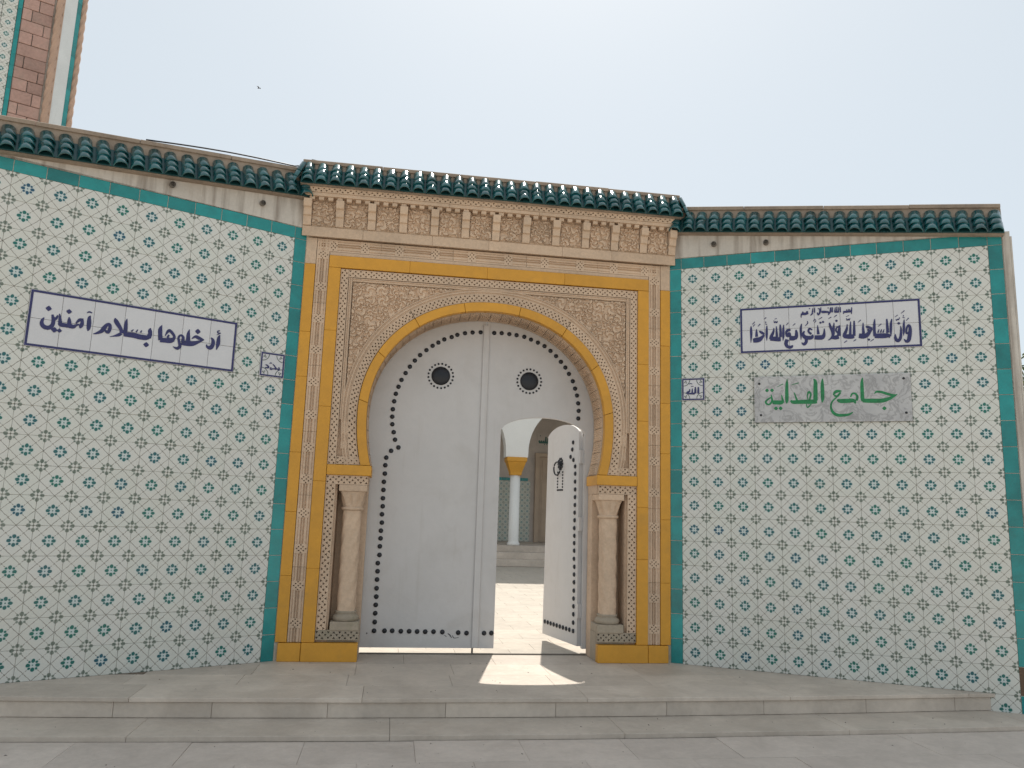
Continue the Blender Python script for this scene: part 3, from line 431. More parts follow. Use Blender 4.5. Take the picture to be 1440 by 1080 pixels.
# ================================================================== THE TWO TILED WALLS
HALF = 3.2072/2
TILE = slab_tile(.1982, .1982).mesh('wall_tile', M['tile'])
BT_V = slab_tile(.0965, .1945).mesh('border_tile', M['teal']); BT_H = slab_tile(.1945, .0965).mesh('border_tile', M['teal'])
BT_C = slab_tile(.0965, .0965).mesh('border_tile', M['teal'])
def lump(rg, s=.0012): return rg.uniform(-s, s)
def tiled_wall(side, label, ncols=12, seed=1):
    rg = random.Random(seed)
    sg = 1 if side else -1
    th = -.4996 if side else .4648
    w = tag(empty('tiled_wall', (sg*HALF, 0, 0), th), label, 'wall', 'tiled walls beside the gateway')
    if side: zf = lambda x: 3.734-.1017*x
    else: zf = lambda x: 3.761+.1154*x
    end = 2.655 if side else 2.68
    X = lambda a: a*sg
    zb = lambda x: zf(x)+.22
    lo, hi = sorted((X(-.12), X(end)))
    body = [(lo, -.16), (hi, -.16)]+([(hi, zf(hi)), (2.605, zf(2.605)), (2.605, zb(2.605))] if side else [(hi, zb(hi))])+[(lo, zb(lo))]
    mb = MB(); mb.prism(body, 0, .28); mb.build('core', M['grout'], w)
    # rendered back and end so the wall is solid from the court too
    mb = MB(); mb.prism(body, .2805, .30); mb.build('back_render', M['plaster'], w)
    lo, hi = sorted((X(0), X(end)))
    # plaster above the tiles and at the outer end
    xa, xb = sorted((X(.0), X(end)))
    mb = MB()
    N = 14
    up_ = [(xa+(xb-xa)*i/N, zf(xa+(xb-xa)*i/N)+.01) for i in range(N+1)]
    mb.prism([(xa, 3.5035), (xb, 3.5035)]+list(reversed(up_)), -.0085, -.0005); mb.build('plaster_band', M['plaster'], w)
    xa, xb = sorted((X(2.603), X(end)))
    mb = MB(); mb.prism([(xa, -.155), (xb, -.155), (xb, 3.503), (xa, 3.503)], -.0105, -.0005); mb.build('end_render', M['plaster'], w, bevel=.004)
    mb = MB(); e0, e1 = sorted((X(end), X(end+.012))); mb.box(e0+.0005*sg*0, e1, -.0105, .30, -.155, zf(X(end))-.004); mb.build('end_face', M['plaster'], w)
    holes = set()
    if side:
        for c in range(3, 9):
            for r in (13, 14): holes.add((c, r))
        holes.add((1-1, 11))
    else:
        for c in range(2, 9):
            for r in (11, 12): holes.add((c, r))
        holes.add((0, 11))
    for r in range(17):
        for c in range(ncols):
            if (c, r) in holes: continue
            a = .1+.2*(c+.5)
            inst('wall_tile', TILE, w, (X(a)+lump(rg, .0005), lump(rg, .0005), (r+.5)*.2+lump(rg, .0005)), (lump(rg, .003), lump(rg, .0015), lump(rg, .003)))
        for a in (.05, .1+.2*ncols+.05):
            if side and r == 0 and a > 1: continue
            inst('border_tile', BT_V, w, (X(a), lump(rg, .0006), (r+.5)*.2), (lump(rg, .004), lump(rg, .002), lump(rg, .004)))
    for c in range(ncols):
        inst('border_tile', BT_H, w, (X(.1+.2*(c+.5)), lump(rg, .0006), 3.45), (lump(rg, .004), lump(rg, .002), lump(rg, .004)))
    for a in (.05, .1+.2*ncols+.05): inst('border_tile', BT_C, w, (X(a), 0, 3.45))
    if side:
        # cut tiles below the platform level at the outer end, one border tile has fallen off
        cut = MB(); v0 = slab_tile(.1968, .138); cut.add(v0.v, v0.f, [(v0.uv[i][0], .31+v0.uv[i][1]*.69) for i in range(len(v0.v))])
        inst('wall_tile', cut.mesh('cut_tile', M['tile']), w, (2.40, 0, -.071))
        cut = MB(); v0 = slab_tile(.058, .138); cut.add(v0.v, v0.f, [(.71+v0.uv[i][0]*.29, .31+v0.uv[i][1]*.69) for i in range(len(v0.v))])
        inst('wall_tile', cut.mesh('cut_tile', M['tile']), w, (2.270, 0, -.071))
        inst('border_tile', slab_tile(.0965, .138).mesh('border_tile', M['teal']), w, (2.55, 0, -.071))
        mb = MB(); mb.box(2.502, 2.598, -.003, .0, .002, .198); mb.build('bare_mortar', mat('brown_mortar', (.14, .09, .06), .95, bump=.8, bscale=30, bdist=.01), w)
    else:
        mb = MB()
        mb.box(X(2.6), X(.02), -.002, .01, -.15, -.001); mb.build('footing', M['mortar'], w)
    eave(w, lo, min(hi, 2.608), zf, 23, hc=(.266 if side else .275), seed=seed, slope=(math.atan(.10) if side else -math.atan(.112)))
    # clay weep pipes in the plaster
    pts = [(.39, 3.60), (.83, 3.575)] if side else [(.395, 3.62), (1.085, 3.585)]
    for a, z in pts:
        mb = MB(); mb.lathe([(.019, -.028), (.023, -.028), (.023, .03), (.012, .03), (.012, -.022), (.019, -.028)], (0, 0, 0), 12, 'y')
        mb.build('weep_pipe', M['joint'], w, True, loc=(X(a), -.012, z))
    return w
wallL = tiled_wall(0, 'floral tiled wall left of the gateway carrying the long one-line blue inscription', seed=4)
wallR = tiled_wall(1, 'floral tiled wall right of the gateway carrying the grey marble plate with green writing', seed=9)

# ================================================================== PANELS FIXED TO THE WALLS
WT = slab_tile(.1978, .1978, .010).mesh('panel_tile', M['panelw'])
def panel(side, a0, z0, nx, nz, strokes, label, seed):
    sg = 1 if side else -1
    base = wallR if side else wallL
    th = base.rotation_euler[2]
    global WID; WID = 1.12 if not side else 1.34
    P = empty('calligraphy_panel', (0, 0, 0), th)
    cx = sg*(a0+nx*.1)
    off = Matrix.Rotation(th, 4, 'Z') @ Vector((cx, -.001, 0))
    P.location = Vector((sg*HALF, 0, z0))+off
    tag(P, label, 'sign')
    rg = random.Random(seed)
    for i in range(nx):
        for j in range(nz):
            inst('panel_tile', WT, P, ((i-nx/2+.5)*.2, 0, (j+.5)*.2), (lump(rg, .002), lump(rg, .001), lump(rg, .002)))
    w, h, t, e = nx*.1, nz*.2, .0155, .004
    mb = MB()
    o = [(-w+e, e), (w-e, e), (w-e, h-e), (-w+e, h-e)]; q = [(-w+e+t, e+t), (w-e-t, e+t), (w-e-t, h-e-t), (-w+e+t, h-e-t)]
    mb.prism(o, -.0122, -.0105, [q]); mb.build('blue_border', M['navy'], P)
    lettering(strokes, -.0122, 'lettering', M['navy'], P, (-cx, -z0))
    WID = 1.12
    return P
panel(0, .5, 2.2, 7, 2, STROKES['enter'], 'white tile panel with one large line of blue Arabic, on the left wall', 1)
panel(1, .6, 2.6, 7, 2, STROKES['verse'], 'white tile panel with two lines of blue Arabic, above the marble plate', 2)
def name_tile(side, strokes, label):
    sg = 1 if side else -1
    base = wallR if side else wallL
    th = base.rotation_euler[2]; cx = sg*.2; z0 = 2.2
    P = empty('name_tile', Vector((sg*HALF, 0, z0))+Matrix.Rotation(th, 4, 'Z') @ Vector((cx, -.001, 0)), th)
    tag(P, label, 'sign')
    inst('panel_tile', WT, P, (0, 0, .1))
    mb = MB(); mb.prism([(-.095, .005), (.095, .005), (.095, .195), (-.095, .195)], -.0122, -.0105, [[(-.083, .017), (.083, .017), (.083, .183), (-.083, .183)]]); mb.build('blue_border', M['navy'], P)
    ink = mat('grey_green_ink_%d' % side, (.10, .13, .11), .3, bump=0)
    for sx in (-1, 1):
        for zc, dz in ((.018, 1), (.182, -1)):
            xc = sx*.082; arc = []; mb = MB()
            for k in range(7):
                t = k/6*math.pi/2; arc += [xc-sx*.052*math.cos(t), zc+dz*.052*math.sin(t), .005]
            ribbon(mb, arc, 1, -.0112)
            for (ux, uz) in ((.018, .010), (.010, .020), (.024, .024)): ribbon(mb, [xc-sx*ux, zc+dz*uz, -.006], 3, -.0112)
            mb.build('corner_ornament', ink, P, fix=False)
    global WID; WID = 1.45
    lettering(strokes, -.0125, 'lettering', M['navy'], P, (-cx, -z0)); WID = 1.12
name_tile(0, STROKES['muh'], 'single blue-framed name tile beside the teal border left of the gateway')
name_tile(1, STROKES['allah'], 'single blue-framed name tile beside the teal border right of the gateway')
P = empty('marble_plate', Vector((HALF, 0, 2.0))+Matrix.Rotation(-.4996, 4, 'Z') @ Vector((1.303, -.0085, 0)), -.4996)
tag(P, 'grey veined marble plate with green painted Arabic, screwed on the right wall', 'sign')
mb = MB(); mb.box(-.595, .595, -.016, -.0005, .001, .388); mb.build('plate', M['marble'], P, bevel=.002)
lettering(STROKES['mosque'], -.0166, 'lettering', M['green'], P, (-1.303, -2.0))
mb = MB(); mb.lathe([(.010, 0), (.010, -.003), (.006, -.006)], (0, 0, 0), 10, 'y'); sc = mb.mesh('screw', M['iron'], True)
for x, z in ((-.553, .330), (-.545, .063), (.545, .345), (.552, .068)): inst('screw', sc, P, (x, -.016, z))
# ================================================================== STONE GATEWAY
gate = tag(empty('stone_gateway', (0, 0, 0)), 'carved limestone gateway with ochre painted frames round the horseshoe arch', 'gateway')
ZC = 1.95
def arch(phi, d):
    """point of the horseshoe at angle phi (0 right, pi left), d outside the outer edge of the ochre band"""
    c, s = math.cos(phi), math.sin(phi); e = 2/2.12
    rx, rz = 1.085+d, (1.02+d if s >= 0 else 1.27+d)
    return (math.copysign(abs(c)**e, c)*rx, ZC+math.copysign(abs(s)**e, s)*rz)
def phi0(d, z=1.53):
    s = ((ZC-z)/(1.27+d))**(2.12/2); return math.asin(min(1, s))
def arc_pts(d, n=72, z=1.53, a=0.0, b=1.0):
    p = phi0(d, z); return [arch(-p+(math.pi+2*p)*(a+(b-a)*i/n), d) for i in range(n+1)]
DI = -.075
op = arc_pts(DI, 80, 1.53)
# core of the wall, drawn round the opening
JX = .965
outer = [(JX, 1.372), (1.60, 1.372), (1.60, 3.44), (-1.60, 3.44), (-1.60, 1.372), (-JX, 1.372)]
poly = outer+list(reversed([(max(-JX, p[0]) if False else p[0], p[1]) for p in op]))
mb = MB(); mb.prism(poly, .036, .36); mb.build('core', M['stone'], gate)
for s in (-1, 1):
    a, c = sorted((s*1.208, s*1.60)); mb = MB(); mb.box(a, c, .036, .36, .0, 1.3715); mb.build('pier_core', M['stone'], gate)
    a, c = sorted((s*JX, s*1.2075)); mb = MB(); mb.box(a, c, .215, .36, .0, 1.3715); mb.build('jamb', M['stone'], gate, bevel=.004)
    mb = MB(); mb.box(a, c, .036, .2145, .0, .232); mb.build('nook_sill', M['stone_grey'], gate, bevel=.003)
def straight(p0, p1, w, y):
    """strip mapping: s along p0-p1, t across (to the left of the direction), d depth into the wall"""
    p0, p1 = Vector(p0), Vector(p1); u = (p1-p0); n = Vector((-u.y, u.x)).normalized()*w
    return lambda s, t, d: (p0.x+u.x*s+n.x*t, y+d, p0.y+u.y*s+n.y*t)
def arcmap(d0, d1, y, a=0., b=1.):
    def f(s, t, d):
        dd = d0+(d1-d0)*t; p = phi0(dd); q = arch(-p+(math.pi+2*p)*(a+(b-a)*s), dd); return (q[0], y+d, q[1])
    return f
def skirt(mb, f, n, dep=.039):
    for t in (0, 1):
        for i in range(n): mb.quad(f(i/n, t, 0), f((i+1)/n, t, 0), f((i+1)/n, t, dep), f(i/n, t, dep))
    for s in (0, 1): mb.quad(f(s, 0, 0), f(s, 1, 0), f(s, 1, dep), f(s, 0, dep))
def pits(mb, f, n, m, depth=.028, t0=.08, t1=.92, skip=None):
    """lattice of small triangular drillings over the strip f"""
    T = lambda t: t0+(t1-t0)*t
    for i in range(n):
        s0, s1 = i/n, (i+1)/n
        for j in range(m):
            g0, g1 = T(j/m), T((j+1)/m)
            P = lambda u, v, d=0.0: f(s0+(s1-s0)*u, g0+(g1-g0)*v, d)
            if (i+j) % 2 or (skip and skip(i, j)):
                mb.quad(P(0, 0), P(1, 0), P(1, 1), P(0, 1)); continue
            upw = (j+i//2) % 2
            tr = [(.02, .12), (.98, .12), (.5, .95)] if upw else [(.98, .88), (.02, .88), (.5, .05)]
            A = [P(0, 0), P(1, 0), P(1, 1), P(0, 1)]
            I = [P(*q) for q in tr]; c = (sum(q[0] for q in tr)/3, sum(q[1] for q in tr)/3)
            B = [P(c[0]+(q[0]-c[0])*.75, c[1]+(q[1]-c[1])*.75, depth) for q in tr]
            v = A+I+B
            if upw: fs = [(0, 1, 5, 4), (1, 2, 6, 5), (2, 3, 6), (3, 0, 4, 6)]
            else: fs = [(2, 3, 5, 4), (3, 0, 6, 5), (0, 1, 6), (1, 2, 4, 6)]
            fs += [(4, 5, 8, 7), (5, 6, 9, 8), (6, 4, 7, 9), (7, 8, 9)]
            mb.add(v, fs)
    for i in range(n):
        for a, b_ in ((0, t0), (t1, 1)): mb.quad(f(i/n, a, 0), f((i+1)/n, a, 0), f((i+1)/n, b_, 0), f(i/n, b_, 0))
    skirt(mb, f, n)
def profile(mb, f, n, prof):
    """strip with a moulded section: prof is a list of (t, depth)"""
    for i in range(n):
        for (t0, d0), (t1, d1) in zip(prof, prof[1:]): mb.quad(f(i/n, t0, d0), f((i+1)/n, t0, d0), f((i+1)/n, t1, d1), f(i/n, t1, d1))
    for s in (0, 1):
        for (t0, d0), (t1, d1) in zip(prof, prof[1:]): mb.quad(f(s, t0, d0), f(s, t1, d1), f(s, t1, .04), f(s, t0, .04))
    for t, d0 in (prof[0], prof[-1]):
        for i in range(n): mb.quad(f(i/n, t, d0), f((i+1)/n, t, d0), f((i+1)/n, t, .04), f(i/n, t, .04))
GROOVE = [(0, .002), (.12, .002), (.16, .008), (.20, .002), (.36, .002), (.40, .015), (.46, .015), (.50, .0), (.54, .0), (.58, .015), (.64, .015), (.68, .002), (.80, .002), (.84, .008), (.88, .002), (1, .002)]
def moulding(p0, p1, w, y, name='carved_moulding', knot=.27, seed=0):
    """stone blocks with reeded grooves broken by small pierced knots"""
    L = (Vector(p1)-Vector(p0)).length; f = straight(p0, p1, w, y); rg = random.Random(seed)
    nb = max(1, round(L/.58)); cuts = [0]+[(i+rg.uniform(-.12, .12))/nb for i in range(1, nb)]+[1]
    for a, c in zip(cuts, cuts[1:]):
        a2, c2 = a+.0012/L, c-.0012/L
        mb = MB(); l = (c2-a2)*L; nk = max(1, round(l/knot)); seg = l/nk
        for k in range(nk):
            s0 = a2+(c2-a2)*k/nk; s1 = a2+(c2-a2)*(k+1)/nk; mid = .074/2/L
            sm = (s0+s1)/2; fa = lambda s, t, d, s0=s0, e=sm-mid: f(s0+(e-s0)*s, t, d); fb = lambda s, t, d, s1=s1, e=sm+mid: f(e+(s1-e)*s, t, d)
            fk = lambda s, t, d, e=sm-mid: f(e+2*mid*s, t, d)
            profile(mb, fa, 1, GROOVE); profile(mb, fb, 1, GROOVE)
            pits(mb, fk, 5, 5, .030, .08, .92, skip=lambda i, j: abs(i-2)+abs(j-2) > 2)
        mb.build(name, M['stone'], gate, fix=False)
def blocks(p0, p1, w, y0, y1, name, m, size, seed=0, bevel=.003):
    p0, p1 = Vector(p0), Vector(p1); u = p1-p0; L = u.length; n = Vector((-u.y, u.x)).normalized()*w
    rg = random.Random(seed); nb = max(1, round(L/size)); cuts = [0]+[(i+rg.uniform(-.15, .15))/nb for i in range(1, nb)]+[1]
    for a, c in zip(cuts, cuts[1:]):
        a += .0005/L; c -= .0005/L; q = [p0+u*a, p0+u*c, p0+u*c+n, p0+u*a+n]
        mb = MB(); mb.prism([(v.x, v.y) for v in q], y0+rg.uniform(-.0015, .0015), y1); mb.build(name, m, gate, bevel=bevel)
YL = .0365
for s in (-1, 1):
    S = lambda a, b: (s*a, b)
    x0 = (lambda a, c: min(s*a, s*c))
    # outer ochre strip with plain stone above
    blocks((max(s*1.512, s*1.598), .142), (max(s*1.512, s*1.598), 3.20), .086, -.012, YL, 'ochre_strip', M['yellow'], .52, 10+s)
    blocks((max(s*1.512, s*1.598), 3.202), (max(s*1.512, s*1.598), 3.430), .086, -.006, YL, 'plain_block', M['stone'], .3, 12+s)
    # reeded stone strip
    moulding((max(s*1.404, s*1.508), .142), (max(s*1.404, s*1.508), 3.43), .104, -.004, seed=20+s)
    # inner ochre frame
    blocks((max(s*1.302, s*1.400), .142), (max(s*1.302, s*1.400), 3.182), .098, -.016, YL, 'ochre_frame', M['yellow'], .62, 14+s)
    # impost block, returning through the reveal
    a, c = sorted((s*.945, s*1.299)); mb = MB(); mb.box(a, c, -.022, .345, 1.446, 1.529); mb.build('impost', M['yellow'], gate, bevel=.006)
    a, c = sorted((s*1.0, s*1.299))
    # pierced border beside the spandrel and round the nook
    f = straight((max(s*1.234, s*1.299), 1.531), (max(s*1.234, s*1.299), 3.176), .065, -.002); mb = MB(); pits(mb, f, 74, 3); mb.build('pierced_border', M['stone'], gate, fix=False)
    f = straight((max(s*1.222, s*1.299), .236), (max(s*1.222, s*1.299), 1.371), .077, -.002); mb = MB(); pits(mb, f, 50, 3); mb.build('pierced_border', M['stone'], gate, fix=False)
    f = straight((min(s*.968, s*1.299)+(0), 1.3725), (max(s*.968, s*1.299), 1.3725), .0725, -.002)
    mb = MB(); pits(mb, f, 15, 3); mb.build('pierced_border', M['stone'], gate, fix=False)
    mb = MB(); mb.box(*sorted((s*.968, s*1.299)), .036, .345, 1.3722, 1.4455); mb.build('nook_lintel', M['stone'], gate)
    f = straight((min(s*.968, s*1.299), .160), (max(s*.968, s*1.299), .160), .0745, -.002)
    mb = MB(); pits(mb, f, 15, 3); mb.build('pierced_border', M['stone_grey'], gate, fix=False)
    # lower end of the field
    aw = arch(-phi0(.012), .012)[0]
    f = straight((min(s*1.01, s*1.23), 1.534), (max(s*1.01, s*1.23), 1.534), .062, -.001); mb = MB(); pits(mb, f, 10, 3); mb.build('pierced_border', M['stone'], gate, fix=False)
    for (z0, z1, h) in ((1.66, 1.72, .0), (1.78, 1.88, .0)):
        a, c = sorted((s*1.150, s*1.205)); mb = MB(); mb.box(a, c, .002, YL, z0, z1); mb.build('small_tablet', M['stone'], gate, bevel=.004)
    # plinth
    a, c = sorted((s*.967, s*1.398)); mb = MB(); mb.box(a, c, -.030, .345, 0, .1405); mb.build('plinth_block', M['yellow'], gate, bevel=.005)
    a, c = sorted((s*1.401, s*1.575)); mb = MB(); mb.box(a, c, -.026, .035, 0, .1385); mb.build('plinth_block', M['yellow'], gate, bevel=.005)
    # nook column
    col = MB(); col.lathe([(.012, .36), (.012, 1.17)], (0, 0, 0), 8)
    n, m = 32, 70; vs = []
    for j in range(m+1):
        z = .375+(1.165-.375)*j/m
        for i in range(n):
            t = 2*math.pi*i/n; tw = math.sin(6*(t+s*z*6.5)); edge = min(1, min(j, m-j)/3)
            sq = 1/max(abs(math.cos(t)), abs(math.sin(t))); r = .0720*(.58+.42*min(sq, 1.22))+.0035*(tw if abs(tw) > .3 else .3*tw)*edge
            vs.append((r*math.cos(t), r*math.sin(t), z))
    fs = [(j*n+i, j*n+(i+1) % n, (j+1)*n+(i+1) % n, (j+1)*n+i) for j in range(m) for i in range(n)]
    col = MB(); col.add(vs, fs); cx, cy = s*1.080, .105
    c0 = col.build('column', M['stone'], gate, True, loc=(cx, cy, 0))
    bs = MB(); bs.lathe([(.082, .376), (.088, .368), (.082, .358), (.080, .352), (.098, .340), (.106, .322), (.100, .304), (.094, .298)], (0, 0, 0), 28); bs.build('base', M['stone_grey'], c0, True)
    bb = MB(); bb.box(-.113, .113, -.112, .108, .2325, .298); bb.build('base_block', M['stone_grey'], c0, bevel=.005)
    nk = MB(); nk.lathe([(.078, 1.166), (.088, 1.172), (.092, 1.181), (.088, 1.190), (.078, 1.196)], (0, 0, 0), 28); nk.build('neck_ring', M['stone'], c0, True)
    # capital: round below, square above, with scrolls at the corners
    cp = MB(); n = 48; L = 14; vs = []
    for j in range(L+1):
        t = j/L; z = 1.196+.122*t; k = t**1.6
        for i in range(n):
            a_ = 2*math.pi*i/n; sq = 1/max(abs(math.cos(a_)), abs(math.sin(a_)))
            lob = .010*math.sin(8*a_)*math.sin(math.pi*min(1, t*1.15))+.006*math.sin(16*a_+1)*t*(1-t)*4
            r = .078*(1-k)+(.102*(1+(sq-1)*.8))*k+lob; vs.append((r*math.cos(a_), r*math.sin(a_)*(.98), z))
    cp.add(vs, [(j*n+i, j*n+(i+1) % n, (j+1)*n+(i+1) % n, (j+1)*n+i) for j in range(L) for i in range(n)]+[tuple(L*n+i for i in range(n))])
    cp.build('capital', M['stone'], c0, True)
    ab = MB(); ab.box(-.113, .113, -.110, .108, 1.318, 1.3715); ab.build('abacus', M['stone'], c0, bevel=.007)
# top members
moulding((-1.510, 3.322), (1.510, 3.322), .104, -.003, seed=31)
mb = MB(); mb.box(-1.40, 1.40, -.002, YL, 3.290, 3.320); mb.build('fillet', M['stone'], gate, bevel=.003)
blocks((-1.400, 3.184), (1.400, 3.184), .102, -.016, YL, 'ochre_frame', M['yellow'], .7, 41)
f = straight((-1.232, 3.110), (1.232, 3.110), .066, -.002); mb = MB(); pits(mb, f, 112, 3); mb.build('pierced_border', M['stone'], gate, fix=False)
# arch bands
for i in range(9):
    a, c = i/9, (i+1)/9; n = 12; e = .0004
    o_ = [arcmap(0, .0, 0, a+e, c-e)(k/n, 0, 0) for k in range(n+1)]; q_ = [arcmap(DI, DI, 0, a+e, c-e)(k/n, 0, 0) for k in range(n+1)]
    mb = MB(); mb.prism([(p[0], p[2]) for p in o_]+[(p[0], p[2]) for p in reversed(q_)], -.020+random.uniform(-.001, .001), .045); mb.build('ochre_arch_block', M['yellow'], gate, bevel=.004)
for i in range(3):
    f = arcmap(.006, .078, -.002, i/3+.0008, (i+1)/3-.0008); mb = MB(); pits(mb, f, 74, 3); mb.build('pierced_arch_band', M['stone'], gate, fix=False)
f = arcmap(.080, .128, .0); mb = MB(); profile(mb, f, 90, [(0, .006), (.2, .006), (.3, -.004), (.5, -.004), (.6, .008), (.75, .008), (.85, -.002), (1, .0)])
mb.build('arch_moulding', M['stone'], gate, fix=False)
# carved voussoirs lining the reveal
NV = 46
for i in range(NV):
    a, c = i/NV+.0006, (i+1)/NV-.0006; mb = MB(); k = 5; vs = []
    for u in range(k*2+1):
        s_ = a+(c-a)*u/(k*2); rise = .012 if u % 2 == 0 else .003
        for (yy, ex) in ((.046, 0), (.10, rise*.6), (.16, rise), (.24, rise), (.34, .0)):
            p = phi0(DI); q = arch(-p+(math.pi+2*p)*s_, DI+.004-ex-.006); vs.append((q[0], yy, q[1]))
    mb.add(vs, [(u*5+v, u*5+v+1, (u+1)*5+v+1, (u+1)*5+v) for u in range(k*2) for v in range(4)])
    mb.build('voussoir', M['stone'], gate, fix=False)
# carved fields: relief cut as real depth
def relief(name, inside, x0, x1, z0, z1, y, depth, step, seed, mirror=False, m='stone', parent=None):
    nx, nz = int((x1-x0)/step), int((z1-z0)/step)
    xs_ = np.linspace(x0, x1, nx+1); zs_ = np.linspace(z0, z1, nz+1); XX, ZZ = np.meshgrid(xs_, zs_, indexing='ij')
    rg = np.random.RandomState(seed); p = .088
    gx, gz = int((x1-x0)/p)+4, int((z1-z0)/p)+4
    jx, jz = rg.uniform(.22, .78, (gx, gz)), rg.uniform(.22, .78, (gx, gz))
    ph = rg.uniform(0, 6.28, (gx, gz)); lo = rg.randint(2, 6, (gx, gz)); tw = rg.choice([-1, 1], (gx, gz))*rg.uniform(70, 115, (gx, gz))
    I0, J0 = ((XX-x0)/p).astype(int)+1, ((ZZ-z0)/p).astype(int)+1
    r = np.full(XX.shape, 9.0); r2 = r.copy(); th = np.zeros(XX.shape); A = th.copy(); B = th.copy(); K = th.copy()
    for di in (-1, 0, 1):
        for dj in (-1, 0, 1):
            I, J = I0+di, J0+dj
            ux = XX-(x0+(I-1+jx[I, J])*p); uz = ZZ-(z0+(J-1+jz[I, J])*p); d = np.hypot(ux, uz)
            near = d < r; r2 = np.where(near, r, np.minimum(r2, d)); r = np.where(near, d, r)
            th = np.where(near, np.arctan2(uz, ux), th); A = np.where(near, lo[I, J], A); B = np.where(near, tw[I, J], B); K = np.where(near, ph[I, J], K)
    h = np.sin(A*th+B*r+K)
    h = np.clip(h*3.0+.6, 0, 1)                              # leaf arms, steep sided
    h = np.maximum(h, np.clip(1.6-np.abs(r-.006)/.003, 0, 1)*(r < .009))   # bud in the middle
    e_ = r2-r
    h = np.where(e_ < .010, np.clip(1.5-np.abs(e_-.003)/.003, 0, 1), h)      # the stem that bounds each scroll
    h = np.clip(h+rg.uniform(-.02, .02, h.shape), 0, 1)
    ok = inside(XX, ZZ)
    vs = np.stack([XX*(-1 if mirror else 1), y+depth*(1-h), ZZ], -1).reshape(-1, 3)
    q = ok[:-1, :-1] & ok[1:, :-1] & ok[1:, 1:] & ok[:-1, 1:]
    ii, jj = np.nonzero(q); nn = nz+1
    F = np.stack([ii*nn+jj, (ii+1)*nn+jj, (ii+1)*nn+jj+1, ii*nn+jj+1], -1)
    used = np.unique(F); mp = np.zeros(len(vs), int); mp[used] = np.arange(len(used)); vs = vs[used]; F = mp[F]
    me = bpy.data.meshes.new(name); me.from_pydata(vs.tolist(), [], F.tolist()); me.materials.append(M[m]); me.update()
    o = bpy.data.objects.new(name, me); SC.collection.objects.link(o); o.parent = parent or gate; return o
def in_spandrel(X, Z):
    e = 2.12; d = .126
    rz = np.where(Z >= ZC, 1.02+d, 1.27+d)
    out = (np.abs(X)/(1.085+d))**e+(np.abs(Z-ZC)/rz)**e > 1
    return out & (X < 1.192) & (Z < 3.068) & (Z > 1.90)
for mir in (False, True): relief('arabesque_field', in_spandrel, .02, 1.20, 1.90, 3.07, -.002, .0145, .0036, 5, mir)
for s in (-1, 1):
    f = straight((max(s*1.197, s*1.231), 1.90), (max(s*1.197, s*1.231), 3.107), .034, .0)
    mb = MB(); profile(mb, f, 1, [(0, .008), (.15, -.001), (.35, -.001), (.45, .007), (.6, .007), (.7, -.001), (.85, -.001), (1, .008)]); mb.build('fillet', M['stone'], gate, fix=False)
f = straight((-1.196, 3.073), (1.196, 3.073), .034, .0)
mb = MB(); profile(mb, f, 1, [(0, .008), (.15, -.001), (.35, -.001), (.45, .007), (.6, .007), (.7, -.001), (.85, -.001), (1, .008)]); mb.build('fillet', M['stone'], gate, fix=False)
# frieze
mb = MB(); mb.box(-1.638, 1.638, -.028, .358, 3.442, 3.86); mb.build('frieze_core', M['stone'], gate)
blocks((-1.640, 3.434), (1.640, 3.434), .086, -.038, -.0285, 'plain_band', M['stone'], .55, 51)
def corbel_mesh(w):
    pr = [(-.028, 3.522), (-.048, 3.526), (-.054, 3.560), (-.058, 3.600), (-.074, 3.606), (-.078, 3.645), (-.082, 3.664), (-.104, 3.672), (-.110, 3.700), (-.112, 3.738), (-.028, 3.738)]
    mb = MB(); n = len(pr)
    return mb.add([(x, p[0], p[1]) for x in (-w/2, w/2) for p in pr], [tuple(range(n)), tuple(n+i for i in reversed(range(n)))]+[(i, (i+1) % n, n+(i+1) % n, n+i) for i in range(n)])
cm = corbel_mesh(.066).mesh('corbel', M['stone'])
CX = [-1.603+.2672*i for i in range(13)]
for i, x in enumerate(CX):
    o = inst('corbel', cm, gate, (x, 0, 0)); bv = o.modifiers.new('b', 'BEVEL'); bv.width = .003; bv.segments = 2
for i in range(12):
    a, c = CX[i]+.036, CX[i+1]-.036
    mb = MB(); mb.box(a, c, -.0285-.004, -.0284+.0, 3.524, 3.7375); mb.build('panel_back', M['stone'], gate)
    relief('carved_panel', lambda X, Z: X > -99, a+.006, c-.006, 3.530, 3.734, -.050, .0150, .0036, 60+i)
n = 42
mb = MB(); mb.box(-.022, .022, -.088, -.028, 0, .030); dm = mb.mesh('dentil', M['stone'])
for i in range(n):
    o = inst('dentil', dm, gate, (-1.61+3.22*(i+.5)/n, 0, 3.7395)); bv = o.modifiers.new('b', 'BEVEL'); bv.width = .003
blocks((-1.645, 3.770), (1.645, 3.770), .030, -.100, -.0285, 'cornice_fillet', M['stone'], .7, 52)
for i in range(4):
    a, c = -1.645+3.29*i/4+.001, -1.645+3.29*(i+1)/4-.001
    f = straight((a, 3.801), (c, 3.801), .066, -.104); mb = MB(); pits(mb, f, 37, 3, .034); mb.build('pierced_cornice', M['stone'], gate, fix=False)
    mb = MB(); mb.box(a, c, -.066, -.0285, 3.801, 3.867); mb.build('cornice_core', M['stone'], gate)
for s in (-1, 1):   # cornice returns
    a, c = sorted((s*1.6385, s*1.654)); mb = MB(); mb.box(a, c, -.1035, .358, 3.7705, 3.866); mb.build('cornice_return', M['stone'], gate, bevel=.002)
eave(gate, -1.67, 1.67, lambda x: 3.855, 29, hc=.236, y0=-.168, seed=77)
